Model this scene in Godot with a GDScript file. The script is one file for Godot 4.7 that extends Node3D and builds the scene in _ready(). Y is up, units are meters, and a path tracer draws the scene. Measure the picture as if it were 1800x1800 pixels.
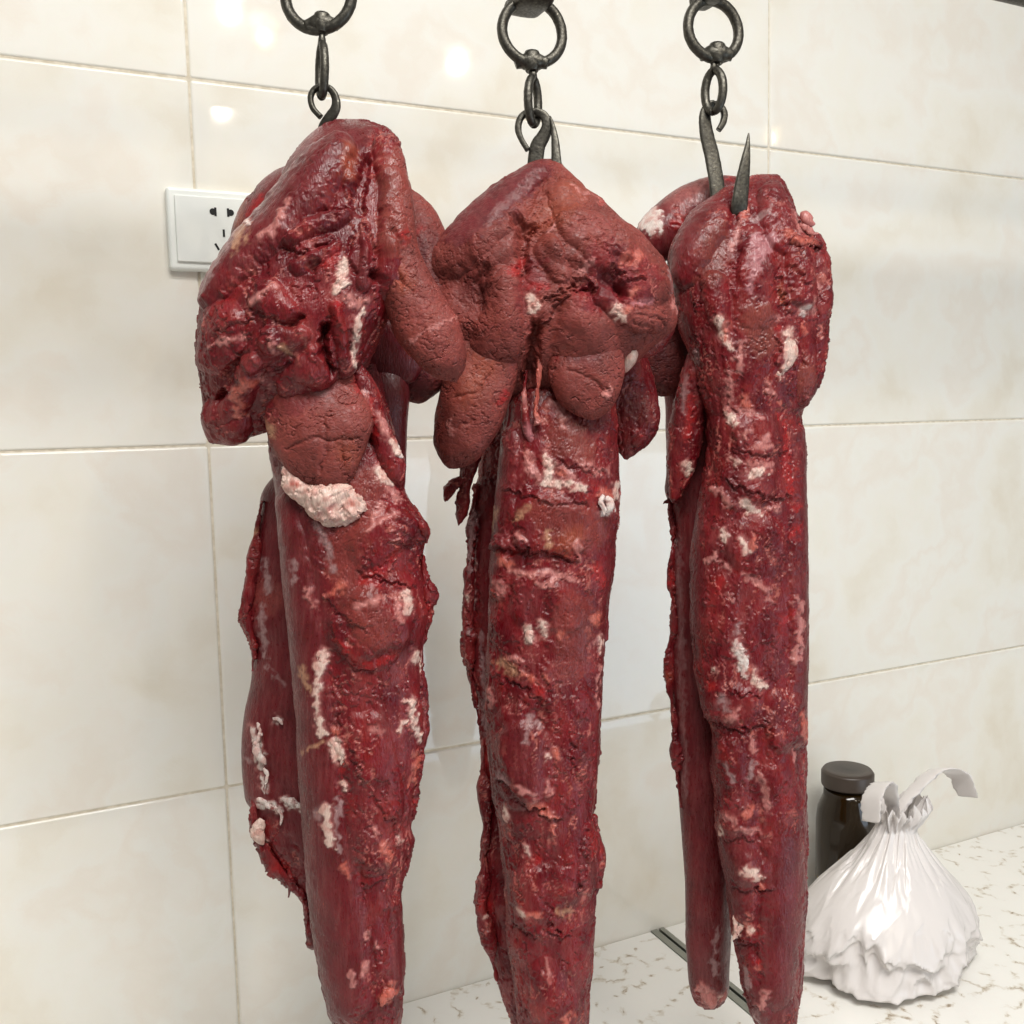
extends Node3D
# Three pairs of beef tenderloins on steel swivel hooks in front of a tiled shop wall.

const FOC := 1713.8          # focal length in pixels of the 1800 pixel photograph
var cam_pos := Vector3(0, 1.5, 0.868)
var cx: Vector3
var cu: Vector3
var cf: Vector3
var used := {}
var M := {}

func _ready() -> void:
	# ---- camera
	var yaw := 0.43991
	var pitch := -0.097845
	var roll := -0.023089
	cf = Vector3(sin(yaw) * cos(pitch), sin(pitch), -cos(yaw) * cos(pitch))
	var x0 := cf.cross(Vector3.UP).normalized()
	var u0 := x0.cross(cf)
	cx = x0 * cos(roll) + u0 * sin(roll)
	cu = u0 * cos(roll) - x0 * sin(roll)
	var cam := Camera3D.new()
	cam.name = "camera"
	cam.fov = rad_to_deg(2.0 * atan(900.0 / FOC))
	cam.near = 0.02
	cam.far = 60.0
	add_child(cam)
	cam.transform = Transform3D(Basis(cx, cu, -cf), cam_pos)
	cam.current = true
	# ---- surrounding light of the shop
	var we := WorldEnvironment.new()
	we.name = "world_environment"
	var env := Environment.new()
	env.background_mode = Environment.BG_COLOR
	env.background_color = Color(0.785, 0.775, 0.76)
	env.background_energy_multiplier = 0.40
	env.tonemap_mode = Environment.TONE_MAPPER_LINEAR
	env.tonemap_exposure = 1.0
	env.sdfgi_enabled = true
	env.ssao_enabled = true
	env.ssil_enabled = true
	we.environment = env
	add_child(we)
	make_materials()
	lamps()
	# ---- the setting
	wall()
	counter()
	socket()
	bottle()
	white_bag()
	# ---- rail, hooks and meat
	rail()
	hooks()
	meat()

# ------------------------------------------------------------------ helpers
func ray(x: float, y: float) -> Vector3:
	return cf + cx * ((x - 900.0) / FOC) - cu * ((y - 900.0) / FOC)

func pt(x: float, y: float, t: float) -> Vector3:
	return cam_pos + ray(x, y) * t

func on_z(x: float, y: float, z: float) -> Vector3:      # where the sight line through a point meets the plane z
	var d := ray(x, y)
	return cam_pos + d * ((z - cam_pos.z) / d.z)

func rail_depth(x: float) -> float:                      # depth of the plane that the hooks hang in, 0.27 m before the wall
	var d := ray(x, 776.0)
	return (0.27 - cam_pos.z) / d.z

func numbered(n: String) -> String:
	var k: int = used.get(n, 0)
	used[n] = k + 1
	return n if k == 0 else "%s_%03d" % [n, k]

func tag(o: Node3D, label: String, category: String, group := "") -> Node3D:
	o.set_meta("label", label)
	o.set_meta("category", category)
	if group:
		o.set_meta("group", group)
	return o

func thing(called: String, label: String, category: String, at := Vector3.ZERO, group := "") -> Node3D:
	var o := Node3D.new()
	o.name = numbered(called)
	add_child(o, true)
	o.position = at
	return tag(o, label, category, group)

func part(called: String, mesh: Mesh, mat: Material, parent: Node3D) -> MeshInstance3D:
	var o := MeshInstance3D.new()
	o.name = called if parent != self else numbered(called)
	o.mesh = mesh
	o.material_override = mat
	parent.add_child(o, true)
	return o

func grid_mesh(g: Array, closed: bool, cols = null) -> ArrayMesh:   # rows of points, smooth
	var nr := g.size()
	var nc: int = g[0].size()
	var v := PackedVector3Array()
	var n := PackedVector3Array()
	var ix := PackedInt32Array()
	for r in nr:
		var row: PackedVector3Array = g[r]
		var a: PackedVector3Array = g[maxi(r - 1, 0)]
		var b: PackedVector3Array = g[mini(r + 1, nr - 1)]
		for c in nc:
			var l := (c - 1 + nc) % nc if closed else maxi(c - 1, 0)
			var q := (c + 1) % nc if closed else mini(c + 1, nc - 1)
			v.append(row[c])
			n.append((b[c] - a[c]).cross(row[q] - row[l]).normalized())
	var m := nc if closed else nc - 1
	for r in nr - 1:
		for c in m:
			var d := (c + 1) % nc
			var i0 := r * nc + c
			var i1 := r * nc + d
			var i2 := i0 + nc
			var i3 := i1 + nc
			ix.append_array([i0, i1, i2, i1, i3, i2])
	var arr := []
	arr.resize(Mesh.ARRAY_MAX)
	arr[Mesh.ARRAY_VERTEX] = v
	arr[Mesh.ARRAY_NORMAL] = n
	arr[Mesh.ARRAY_INDEX] = ix
	if cols != null:
		arr[Mesh.ARRAY_COLOR] = cols
	var am := ArrayMesh.new()
	am.add_surface_from_arrays(Mesh.PRIMITIVE_TRIANGLES, arr)
	return am

# a bar swept along points; each with half width a (along wide) and half thickness b
func sweep(ps: Array, ab: Array, wide: Vector3, seg := 20, power := 1.0, closed := false, wob := 0.0) -> ArrayMesh:
	var c3 := Curve3D.new()
	var g := []
	var n := ps.size()
	for i in n:
		var p: Vector3 = ps[i]
		var pa: Vector3 = ps[(i - 1 + n) % n] if closed or i > 0 else ps[0]
		var pb: Vector3 = ps[(i + 1) % n] if closed or i < n - 1 else ps[n - 1]
		var t := (pb - pa).normalized()
		var w := (wide - t * wide.dot(t))
		if w.length() < 0.05:
			w = t.cross(Vector3(0.3, 0.9, 0.2))
		w = w.normalized()
		var k := w.cross(t)
		var row := PackedVector3Array()
		var r: Vector2 = ab[i] if ab.size() > 1 else ab[0]
		for j in seg:
			var q := TAU * j / seg
			var co := cos(q)
			var si := sin(q)
			var o := w * (signf(co) * pow(absf(co), power) * r.x) + k * (signf(si) * pow(absf(si), power) * r.y)
			if wob > 0.0:
				o *= 1.0 + wob * NZ.lump.get_noise_3dv((p + o) * 6000.0)
			row.append(p + o)
		g.append(row)
	if closed:
		g.append(g[0])
	else:
		var s0 := PackedVector3Array()
		var s1 := PackedVector3Array()
		for j in seg:
			s0.append(ps[0])
			s1.append(ps[n - 1])
		g.push_front(s0)
		g.push_back(s1)
	return grid_mesh(g, true)

func smooth_path(ps: Array, per := 8) -> Array:
	var o := []
	var n := ps.size()
	for i in n - 1:
		var p0 = ps[maxi(i - 1, 0)]
		var p1 = ps[i]
		var p2 = ps[i + 1]
		var p3 = ps[mini(i + 2, n - 1)]
		for k in per:
			var f := float(k) / per
			o.append(p1.cubic_interpolate(p2, p0, p3, f))
	o.append(ps[n - 1])
	return o

# a box with rounded front edges (front = +z), origin at the centre of its back
func rounded_slab(w: float, h: float, d: float, r: float) -> ArrayMesh:
	var v := PackedVector3Array()
	var n := PackedVector3Array()
	var ix := PackedInt32Array()
	var per := 16
	for s in 7:                                    # front face, five rings of the rounding, back
		var a := PI / 2 * clampf((s - 1) / 4.0, 0.0, 1.0)
		var z := 0.0 if s == 6 else d - r * (1.0 - cos(a))
		for c in 4:
			var sx: float = [1, -1, -1, 1][c]
			var sy: float = [1, 1, -1, -1][c]
			for k in 4:
				var b := PI / 2 * (c + k / 3.0)
				var o := Vector3(cos(b), sin(b), 0)
				v.append(Vector3(sx * (w / 2 - r), sy * (h / 2 - r), z) + o * (r * sin(a)))
				n.append((o * sin(a) + Vector3(0, 0, cos(a))).normalized())
	for k in range(1, per - 1):
		ix.append_array([0, k + 1, k])
	for s in range(1, 6):
		for k in per:
			var i0 := s * per + k
			var i1 := s * per + (k + 1) % per
			ix.append_array([i0, i1, i0 + per, i1, i1 + per, i0 + per])
	var arr := []
	arr.resize(Mesh.ARRAY_MAX)
	arr[Mesh.ARRAY_VERTEX] = v
	arr[Mesh.ARRAY_NORMAL] = n
	arr[Mesh.ARRAY_INDEX] = ix
	var am := ArrayMesh.new()
	am.add_surface_from_arrays(Mesh.PRIMITIVE_TRIANGLES, arr)
	return am

func box(w: float, h: float, d: float) -> BoxMesh:
	var b := BoxMesh.new()
	b.size = Vector3(w, h, d)
	return b

func noise(kind: int, freq: float, sd: int, oct := 3, fract := FastNoiseLite.FRACTAL_FBM) -> FastNoiseLite:
	var n := FastNoiseLite.new()
	n.noise_type = kind as FastNoiseLite.NoiseType
	n.frequency = freq
	n.seed = sd
	n.fractal_type = fract if oct > 1 else FastNoiseLite.FRACTAL_NONE
	n.fractal_octaves = oct
	return n

func tex(n: FastNoiseLite, size: int, stops := [], cols := [], norm := true) -> NoiseTexture2D:
	var t := NoiseTexture2D.new()
	t.width = size
	t.height = size
	t.seamless = true
	t.normalize = norm
	t.noise = n
	if cols.size():
		var gr := Gradient.new()
		gr.offsets = PackedFloat32Array(stops)
		gr.colors = PackedColorArray(cols)
		t.color_ramp = gr
	return t

func mat(c: Color, rough: float, metal := 0.0) -> StandardMaterial3D:
	var m := StandardMaterial3D.new()
	m.albedo_color = c
	m.roughness = rough
	m.metallic = metal
	return m

func tri(m: StandardMaterial3D, s: float, off := Vector3.ZERO, world := false) -> StandardMaterial3D:
	m.uv1_triplanar = true
	m.uv1_world_triplanar = world
	m.uv1_scale = Vector3.ONE * s
	m.uv1_offset = off
	m.uv1_triplanar_sharpness = 4.0
	return m

class Noises:
	var lump: FastNoiseLite
	var big: FastNoiseLite
	var crack: FastNoiseLite
	var crack2: FastNoiseLite
	var rag: FastNoiseLite
	var rag2: FastNoiseLite
	var streak: FastNoiseLite
	var fine: FastNoiseLite
	var warp: FastNoiseLite
	var tone: FastNoiseLite
	var thread: FastNoiseLite
	var layer: FastNoiseLite
	var wr1: FastNoiseLite
	var wr2: FastNoiseLite
var NZ := Noises.new()

# ------------------------------------------------------------------ materials
func make_materials() -> void:
	# units of the meat noises are millimetres
	NZ.lump = noise(FastNoiseLite.TYPE_SIMPLEX_SMOOTH, 0.09, 3, 2)
	NZ.big = noise(FastNoiseLite.TYPE_SIMPLEX_SMOOTH, 0.028, 5, 2)
	NZ.crack = noise(FastNoiseLite.TYPE_CELLULAR, 0.15, 7, 1)
	NZ.crack2 = noise(FastNoiseLite.TYPE_CELLULAR, 0.34, 8, 1)
	for c in [NZ.crack, NZ.crack2]:
		c.cellular_return_type = FastNoiseLite.RETURN_DISTANCE2_SUB
		c.cellular_distance_function = FastNoiseLite.DISTANCE_EUCLIDEAN
		c.cellular_jitter = 1.0
		c.domain_warp_enabled = true
		c.domain_warp_amplitude = 9.0 if c == NZ.crack else 4.0
		c.domain_warp_frequency = 0.10 if c == NZ.crack else 0.22
		c.domain_warp_fractal_octaves = 2
	NZ.rag = noise(FastNoiseLite.TYPE_SIMPLEX_SMOOTH, 0.055, 11, 4, FastNoiseLite.FRACTAL_RIDGED)
	NZ.rag2 = noise(FastNoiseLite.TYPE_SIMPLEX_SMOOTH, 0.24, 12, 2)
	NZ.streak = noise(FastNoiseLite.TYPE_SIMPLEX_SMOOTH, 0.30, 13, 3)
	NZ.fine = noise(FastNoiseLite.TYPE_SIMPLEX_SMOOTH, 0.55, 14, 2)
	NZ.warp = noise(FastNoiseLite.TYPE_SIMPLEX_SMOOTH, 0.16, 15, 3)
	NZ.tone = noise(FastNoiseLite.TYPE_SIMPLEX_SMOOTH, 0.035, 16, 3)
	NZ.thread = noise(FastNoiseLite.TYPE_SIMPLEX_SMOOTH, 0.10, 17, 3)
	NZ.wr1 = noise(FastNoiseLite.TYPE_SIMPLEX_SMOOTH, 0.085, 19, 2)
	NZ.wr2 = noise(FastNoiseLite.TYPE_SIMPLEX_SMOOTH, 0.20, 20, 2)
	NZ.layer = noise(FastNoiseLite.TYPE_SIMPLEX_SMOOTH, 0.036, 18, 3)
	# meat
	var me := mat(Color.WHITE, 1.0)
	me.vertex_color_use_as_albedo = true
	tri(me, 22.0)
	me.metallic_specular = 0.40
	var rn := noise(FastNoiseLite.TYPE_SIMPLEX_SMOOTH, 0.02, 21, 4)
	me.roughness_texture = tex(rn, 512, [0.0, 0.45, 0.75, 1.0], [Color(0.14, 0.14, 0.14), Color(0.34, 0.34, 0.34), Color(0.48, 0.46, 0.46), Color(0.66, 0.66, 0.66)])
	var hn := noise(FastNoiseLite.TYPE_SIMPLEX_SMOOTH, 0.035, 22, 5)
	me.heightmap_enabled = true
	me.heightmap_texture = tex(hn, 512)
	me.heightmap_scale = 0.024
	me.albedo_texture = tex(noise(FastNoiseLite.TYPE_SIMPLEX_SMOOTH, 0.05, 23, 4), 512, [0.0, 0.5, 1.0], [Color(0.80, 0.78, 0.78), Color(0.93, 0.92, 0.92), Color(1, 1, 1)])
	me.subsurf_scatter_enabled = true
	me.subsurf_scatter_strength = 0.03
	M.meat_cut = me
	var mf: StandardMaterial3D = me.duplicate()
	mf.uv1_scale = Vector3(40, 11, 40)
	M.meat = mf
	# cut faces: a fine net of drying cracks
	var cn := noise(FastNoiseLite.TYPE_CELLULAR, 0.021, 24, 1)
	cn.cellular_return_type = FastNoiseLite.RETURN_DISTANCE2_SUB
	cn.cellular_distance_function = FastNoiseLite.DISTANCE_EUCLIDEAN
	cn.domain_warp_enabled = true
	cn.domain_warp_amplitude = 46.0
	cn.domain_warp_frequency = 0.012
	me.heightmap_texture = tex(cn, 1024, [0.0, 0.10, 0.26, 1.0], [Color(0, 0, 0), Color(0.55, 0.55, 0.55), Color(0.85, 0.85, 0.85), Color(1, 1, 1)])
	me.heightmap_scale = 0.02
	me.roughness_texture = tex(rn, 512, [0.0, 0.4, 1.0], [Color(0.3, 0.3, 0.3), Color(0.52, 0.52, 0.52), Color(0.75, 0.75, 0.75)])
	me.uv1_scale = Vector3(13, 16, 13)
	# iron of the hooks
	var ir := mat(Color.WHITE, 1.0, 0.85)
	tri(ir, 18.0)
	ir.albedo_texture = tex(noise(FastNoiseLite.TYPE_SIMPLEX_SMOOTH, 0.03, 31, 5), 512, [0.0, 0.4, 0.7, 1.0], [Color(0.24, 0.23, 0.21), Color(0.30, 0.29, 0.265), Color(0.34, 0.33, 0.30), Color(0.44, 0.42, 0.38)])
	ir.roughness_texture = tex(noise(FastNoiseLite.TYPE_SIMPLEX_SMOOTH, 0.04, 32, 4), 512, [0.0, 1.0], [Color(0.3, 0.3, 0.3), Color(0.6, 0.6, 0.6)])
	ir.heightmap_enabled = true
	ir.heightmap_texture = tex(noise(FastNoiseLite.TYPE_SIMPLEX_SMOOTH, 0.05, 33, 4), 512)
	ir.heightmap_scale = 0.012
	M.iron = ir
	# tiles: cream marble print in three cuts
	M.tiles = []
	for k in 4:
		var n := noise(FastNoiseLite.TYPE_SIMPLEX_SMOOTH, 0.0042, 41 + k, 5)
		n.domain_warp_enabled = true
		n.domain_warp_amplitude = 60.0
		n.domain_warp_frequency = 0.006
		var tm := mat(Color(0.985, 0.98, 0.965), 0.035)
		tri(tm, 1.25, Vector3(0.3 * k, 0.17 * k, 0.0))
		tm.albedo_texture = tex(n, 1024, [0.0, 0.3, 0.5, 0.66, 0.8, 1.0], [Color(0.875, 0.85, 0.80), Color(0.905, 0.895, 0.865), Color(0.91, 0.905, 0.885), Color(0.90, 0.88, 0.85), Color(0.91, 0.905, 0.885), Color(0.89, 0.88, 0.845)])
		tm.heightmap_enabled = true
		tm.heightmap_texture = M.tiles[0].heightmap_texture if k else tex(noise(FastNoiseLite.TYPE_SIMPLEX_SMOOTH, 0.012, 55, 2), 512)
		tm.heightmap_scale = 0.003
		M.tiles.append(tm)
	M.grout = tri(mat(Color(0.87, 0.85, 0.80), 0.9), 12.0)
	M.grout.albedo_texture = tex(noise(FastNoiseLite.TYPE_SIMPLEX_SMOOTH, 0.03, 60, 4), 256, [0.0, 0.6, 1.0], [Color(0.86, 0.83, 0.78), Color(0.95, 0.93, 0.90), Color(1, 0.98, 0.95)])
	# counter: white print with broken brown veins
	var vn := noise(FastNoiseLite.TYPE_SIMPLEX_SMOOTH, 0.006, 70, 5, FastNoiseLite.FRACTAL_RIDGED)
	vn.domain_warp_enabled = true
	vn.domain_warp_amplitude = 40.0
	vn.domain_warp_frequency = 0.012
	var cm := tri(mat(Color.WHITE, 0.16), 2.6)
	cm.albedo_texture = tex(vn, 1024, [0.0, 0.74, 0.84, 0.92, 1.0], [Color(0.93, 0.925, 0.905), Color(0.92, 0.915, 0.895), Color(0.86, 0.84, 0.80), Color(0.70, 0.65, 0.58), Color(0.47, 0.41, 0.33)])
	M.counter = cm
	M.alu = mat(Color(0.62, 0.63, 0.60), 0.38, 0.8)
	M.dark = mat(Color(0.06, 0.06, 0.05), 0.6)
	M.plate = mat(Color(0.90, 0.91, 0.89), 0.28)
	M.hole = mat(Color(0.02, 0.02, 0.02), 0.7)
	var gl := mat(Color(0.13, 0.085, 0.02), 0.12)
	M.bottle = gl
	M.cap = mat(Color(0.24, 0.20, 0.17), 0.4)
	var bag := mat(Color(0.86, 0.84, 0.83), 0.26)
	bag.backlight_enabled = true
	bag.backlight = Color(0.2, 0.19, 0.18)
	M.bag = bag

# ------------------------------------------------------------------ lamps of the shop
func lamps() -> void:
	# round bulbs whose reflections show in the tiles
	var spots := [[390, 195, 1.0, "its glare on the tile left of the left hook"], [800, 112, 1.0, "its glare on the tile between the left and middle hooks"], [400, 22, 1.0, "its glare in the upper left corner"], [462, 66, 0.35, "its dim yellow glare beside the left ring"], [1356, 241, 0.3, "its small glare on the joint right of the right hook"]]
	for s in spots:
		var h := on_z(s[0], s[1], 0.008)
		var d := ray(s[0], s[1])
		d.z = -d.z
		var p: Vector3 = h + d * ((2.75 - h.y) / d.y) if d.y > 0.12 else h + d * 3.2
		var col := Color(1.0, 0.96, 0.9) if s[2] == 1.0 else Color(1.0, 0.86, 0.62)
		var k: float = s[2]
		var o := thing("ceiling_bulb", "round ceiling bulb, " + s[3], "lamp", p, "ceiling bulbs of the shop")
		var sm := SphereMesh.new()
		sm.radius = 0.026 * (0.65 + 0.35 * k)
		sm.height = sm.radius * 2.0
		var em := mat(Color.WHITE, 0.5)
		em.emission_enabled = true
		em.emission = col
		em.emission_energy_multiplier = 14.0 * k
		part("bulb", sm, em, o)
		var cap := CylinderMesh.new()
		cap.top_radius = 0.05
		cap.bottom_radius = 0.05
		cap.height = 0.02
		part("lamp_base", cap, M.plate, o).position = Vector3(0, 0.05, 0)
		var l := OmniLight3D.new()
		l.name = "bulb_light"
		o.add_child(l)
		l.light_color = col
		l.light_energy = 0.25 * k
		l.omni_range = 8.0
		l.omni_attenuation = 2.0
		l.light_size = 0.02
		l.shadow_enabled = true
	# long ceiling panel over the rail
	var pan := thing("ceiling_panel_lamp", "long white ceiling panel lamp above the meat rail", "lamp", Vector3(0.15, 2.75, 1.25))
	var pm := mat(Color.WHITE, 0.5)
	pm.emission_enabled = true
	pm.emission = Color(0.99, 0.98, 0.965)
	pm.emission_energy_multiplier = 3.0
	part("lamp_housing", box(1.24, 0.03, 0.64), M.plate, pan).position.y = 0.02
	part("diffuser", box(1.2, 0.006, 0.6), pm, pan)
	var al := AreaLight3D.new()
	al.name = "panel_light"
	pan.add_child(al)
	al.position.y = -0.006
	al.rotation.x = -PI / 2
	al.area_size = Vector2(1.2, 0.6)
	al.light_color = Color(0.99, 0.98, 0.965)
	al.light_energy = 4.2
	al.area_range = 8.0
	al.shadow_enabled = true
	# cool white lamp panel of the counter across the shop, mirrored in the middle tiles
	var h := on_z(965, 1090, 0.008)
	var d := ray(965, 1090)
	d.z = -d.z
	var dp := h + d * 2.5
	var ca := thing("display_case_lamp", "cool white lamp panel of the sales counter, mirrored in the middle tiles", "lamp", dp)
	ca.look_at(h)
	var dm := mat(Color.WHITE, 0.6)
	dm.emission_enabled = true
	dm.emission = Color(0.80, 0.90, 1.0)
	dm.emission_energy_multiplier = 0.8
	part("lamp_housing", box(1.28, 1.28, 0.04), M.plate, ca).position.z = 0.025
	part("diffuser", box(1.2, 1.2, 0.006), dm, ca)
	var cl := AreaLight3D.new()
	cl.name = "case_light"
	ca.add_child(cl)
	cl.position.z = -0.006
	cl.area_size = Vector2(1.2, 1.2)
	cl.light_color = Color(0.80, 0.90, 1.0)
	cl.light_energy = 0.8
	cl.area_range = 8.0
	cl.shadow_enabled = true

# ------------------------------------------------------------------ wall, counter
func wall() -> void:
	var w := Node3D.new()
	w.name = "wall"
	w.set_meta("kind", "structure")
	add_child(w)
	part("grout", box(4.8, 3.0, 0.1), M.grout, w).position = Vector3(0.7, 1.5, -0.05 + 0.0068)
	var tm := rounded_slab(0.5988, 0.2988, 0.008, 0.0025)
	var rng := RandomNumberGenerator.new()
	rng.seed = 4
	for r in range(-4, 6):
		for c in range(-3, 5):
			var o := part("tile", tm, M.tiles[absi(r * 7 + c * 3 + (r * c) % 2) % 4], w)
			o.position = Vector3(0.1215 + 0.6 * c + 0.3, 1.5 + 0.2813 - 0.3 * r + 0.15, rng.randf_range(0.0, 0.0004))
			o.rotation = Vector3(rng.randf_range(-0.002, 0.002), rng.randf_range(-0.0015, 0.0015), PI if rng.randf() < 0.5 else 0.0)

func counter() -> void:
	var y := 1.5 - 0.5636
	var j := on_z(1158, 1622, 0.012)
	var o := thing("counter", "white counter with broken brown veins and a metal joint strip along the tiled wall", "counter", Vector3(j.x, y, 0.0))
	var z0 := 0.009
	var dep := 0.62
	var a := part("left_slab", rounded_slab(1.8, dep, 0.03, 0.002), M.counter, o)
	a.rotation.x = -PI / 2
	a.position = Vector3(-0.9 - 0.0085, -0.03, z0 + dep / 2)
	var b := part("right_slab", rounded_slab(1.8, dep, 0.03, 0.002), M.counter, o)
	b.rotation.x = -PI / 2
	b.position = Vector3(0.9 + 0.0085, -0.03, z0 + dep / 2)
	a.name = "slab"
	b.name = "slab_001"
	part("joint_strip", box(0.0074, 0.030, dep), M.alu, o).position = Vector3(-0.0046, -0.0145, z0 + dep / 2)
	part("joint_strip", box(0.0056, 0.030, dep), M.alu, o).position = Vector3(0.0054, -0.0145, z0 + dep / 2)
	part("joint_gap", box(0.0018, 0.026, dep), M.dark, o).position = Vector3(0.0008, -0.0165, z0 + dep / 2)
	part("cabinet", box(3.5, 0.86, dep - 0.06), M.plate, o).position = Vector3(0, -0.03 - 0.43 - 0.002, z0 + dep / 2 - 0.03)

func socket() -> void:
	var p := on_z(388, 409, 0.008)
	var o := thing("wall_socket", "white plastic wall socket with five dark slots behind the left beef", "socket", p)
	var w := 0.086
	var h := 0.0665
	part("frame", rounded_slab(w, h, 0.008, 0.003), M.plate, o)
	var f := part("face", rounded_slab(w - 0.012, h - 0.013, 0.0022, 0.001), M.plate, o)
	f.position.z = 0.008
	var z := 0.0103
	for s in [-1, 1]:
		var c := CylinderMesh.new()
		c.top_radius = 0.0026
		c.bottom_radius = 0.0026
		c.height = 0.0006
		var hole := part("slot", c, M.hole, o)
		hole.rotation.x = PI / 2
		hole.position = Vector3(s * 0.0072, 0.0148, z)
		part("slot", box(0.0018, 0.0068, 0.0007), M.hole, hole).rotation.x = -PI / 2
		hole.get_child(0).position = Vector3(-s * 0.0021, 0, 0)
		var sl := part("slot", box(0.0017, 0.0058, 0.0006), M.hole, o)
		sl.position = Vector3(s * 0.0052, -0.0135, z)
		sl.rotation.z = s * -0.52
	part("slot", box(0.0017, 0.006, 0.0006), M.hole, o).position = Vector3(0.0008, -0.0022, z)

func lathe(prof: Array, seg := 40) -> ArrayMesh:
	var g := []
	for p in prof:
		var row := PackedVector3Array()
		for k in seg:
			var a := TAU * k / seg
			row.append(Vector3(cos(a) * p.x, p.y, sin(a) * p.x))
		g.append(row)
	return grid_mesh(g, true)

func bottle() -> void:
	var y := 1.5 - 0.5636
	var p := on_z(1482, 1560, 0.06)
	var o := thing("dark_bottle", "dark brown bottle with a grey brown cap beside the right hand beef", "bottle", Vector3(p.x, y, 0.065))
	part("body", lathe([Vector2(0, 0), Vector2(0.03, 0), Vector2(0.034, 0.004), Vector2(0.034, 0.10), Vector2(0.032, 0.115), Vector2(0.026, 0.13), Vector2(0.0255, 0.142), Vector2(0, 0.142)]), M.bottle, o)
	part("cap", lathe([Vector2(0, 0.1421), Vector2(0.028, 0.1421), Vector2(0.0285, 0.144), Vector2(0.0285, 0.157), Vector2(0.026, 0.1605), Vector2(0, 0.161)]), M.cap, o)

func white_bag() -> void:
	var y := 1.5 - 0.5636
	var p := on_z(1552, 1700, 0.17)
	var o := thing("white_plastic_bag", "crumpled white plastic bag standing on the counter behind the right hand beef", "bag", Vector3(p.x, y, 0.17))
	var nz := noise(FastNoiseLite.TYPE_SIMPLEX_SMOOTH, 1.0, 90, 3, FastNoiseLite.FRACTAL_RIDGED)
	var g := []
	for r in 90:
		var row := PackedVector3Array()
		var f := r / 89.0
		for k in 220:
			var a := TAU * k / 220.0
			var rr := 0.082 * sqrt(clampf(f / 0.06, 0.0, 1.0)) * (1.0 - smoothstep(0.30, 0.92, f) * 0.80) + 0.012 * smoothstep(0.86, 1.0, f)
			var e := Vector3(cos(a), 0, sin(a))
			var pl := nz.get_noise_3d(e.x * (1.2 + 1.2 * f), f * 1.6, e.z * (1.2 + 1.2 * f)) + 0.15 * nz.get_noise_3d(e.x * 2.0 + 9.0, f * 2.0, e.z * 2.0)
			rr *= 1.0 + 0.17 * pl
			row.append(Vector3(e.x * rr * 1.1 + 0.02 * f * f, f * 0.17 - 0.012 * pl * smoothstep(0.0, 0.2, f), e.z * rr * 0.85))
		g.append(row)
	part("bag_skin", grid_mesh(g, true), M.bag, o)
	for e in [-1.0, 1.0]:
		var ps := []
		for q in [Vector3(0.012, 0.150, 0), Vector3(0.016 + e * 0.012, 0.172, 0.004), Vector3(0.02 + e * 0.036, 0.196, 0.012), Vector3(0.02 + e * 0.058, 0.190, 0.02), Vector3(0.02 + e * 0.066, 0.168, 0.026)]:
			ps.append(q)
		part("handle_end", sweep(smooth_path(ps, 8), spread([Vector2(0.006, 0.004), Vector2(0.008, 0.003), Vector2(0.012, 0.0016), Vector2(0.014, 0.0012), Vector2(0.012, 0.001)], 8), Vector3(0, 0.4, 1).normalized(), 16, 0.8, false, 0.3), M.bag, o)

# ------------------------------------------------------------------ rail and hooks
func rail() -> void:
	var y := pt(900, -190, rail_depth(900.0)).y
	var a := Vector3(-0.9, y, 0.27)
	var b := Vector3(1.6, y, 0.27)
	var o := thing("meat_rail", "steel rail running over the hooks above the meat", "rail")
	part("pipe", sweep([a, b], [Vector2(0.013, 0.013)], Vector3.UP, 24), M.iron, o)
	var who := ["left ring", "middle ring", "right ring"]
	var k := 0
	for p in [Vector3(558, -62, 30), Vector3(930, 8, 34), Vector3(1245, -2, 19)]:
		var t := rail_depth(p.x)
		var s := t / FOC
		var q := pt(p.x, p.y, t)
		var h := thing("rail_hook", "dark steel hook end carrying the " + who[k], "rail hook", Vector3.ZERO, "hook ends that carry the rings")
		var ps := []
		var top := Vector3(q.x, y, 0.27)
		for e in [top + Vector3(0, 0.016, -0.002), top + Vector3(0, 0.012, -0.018), top + Vector3(0, -0.01, -0.02), Vector3(q.x, q.y + 0.012, 0.252), q + Vector3(0, 0.0015, -0.012), q, q + Vector3(0, 0.001, 0.012), q + Vector3(0, 0.010, 0.022), q + Vector3(0, 0.022, 0.025)]:
			ps.append(e)
		part("bar", sweep(smooth_path(ps, 6), [Vector2(p.z * s * 0.95, 0.0045)], Vector3.RIGHT, 20, 0.6), M.iron, h)
		k += 1

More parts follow.
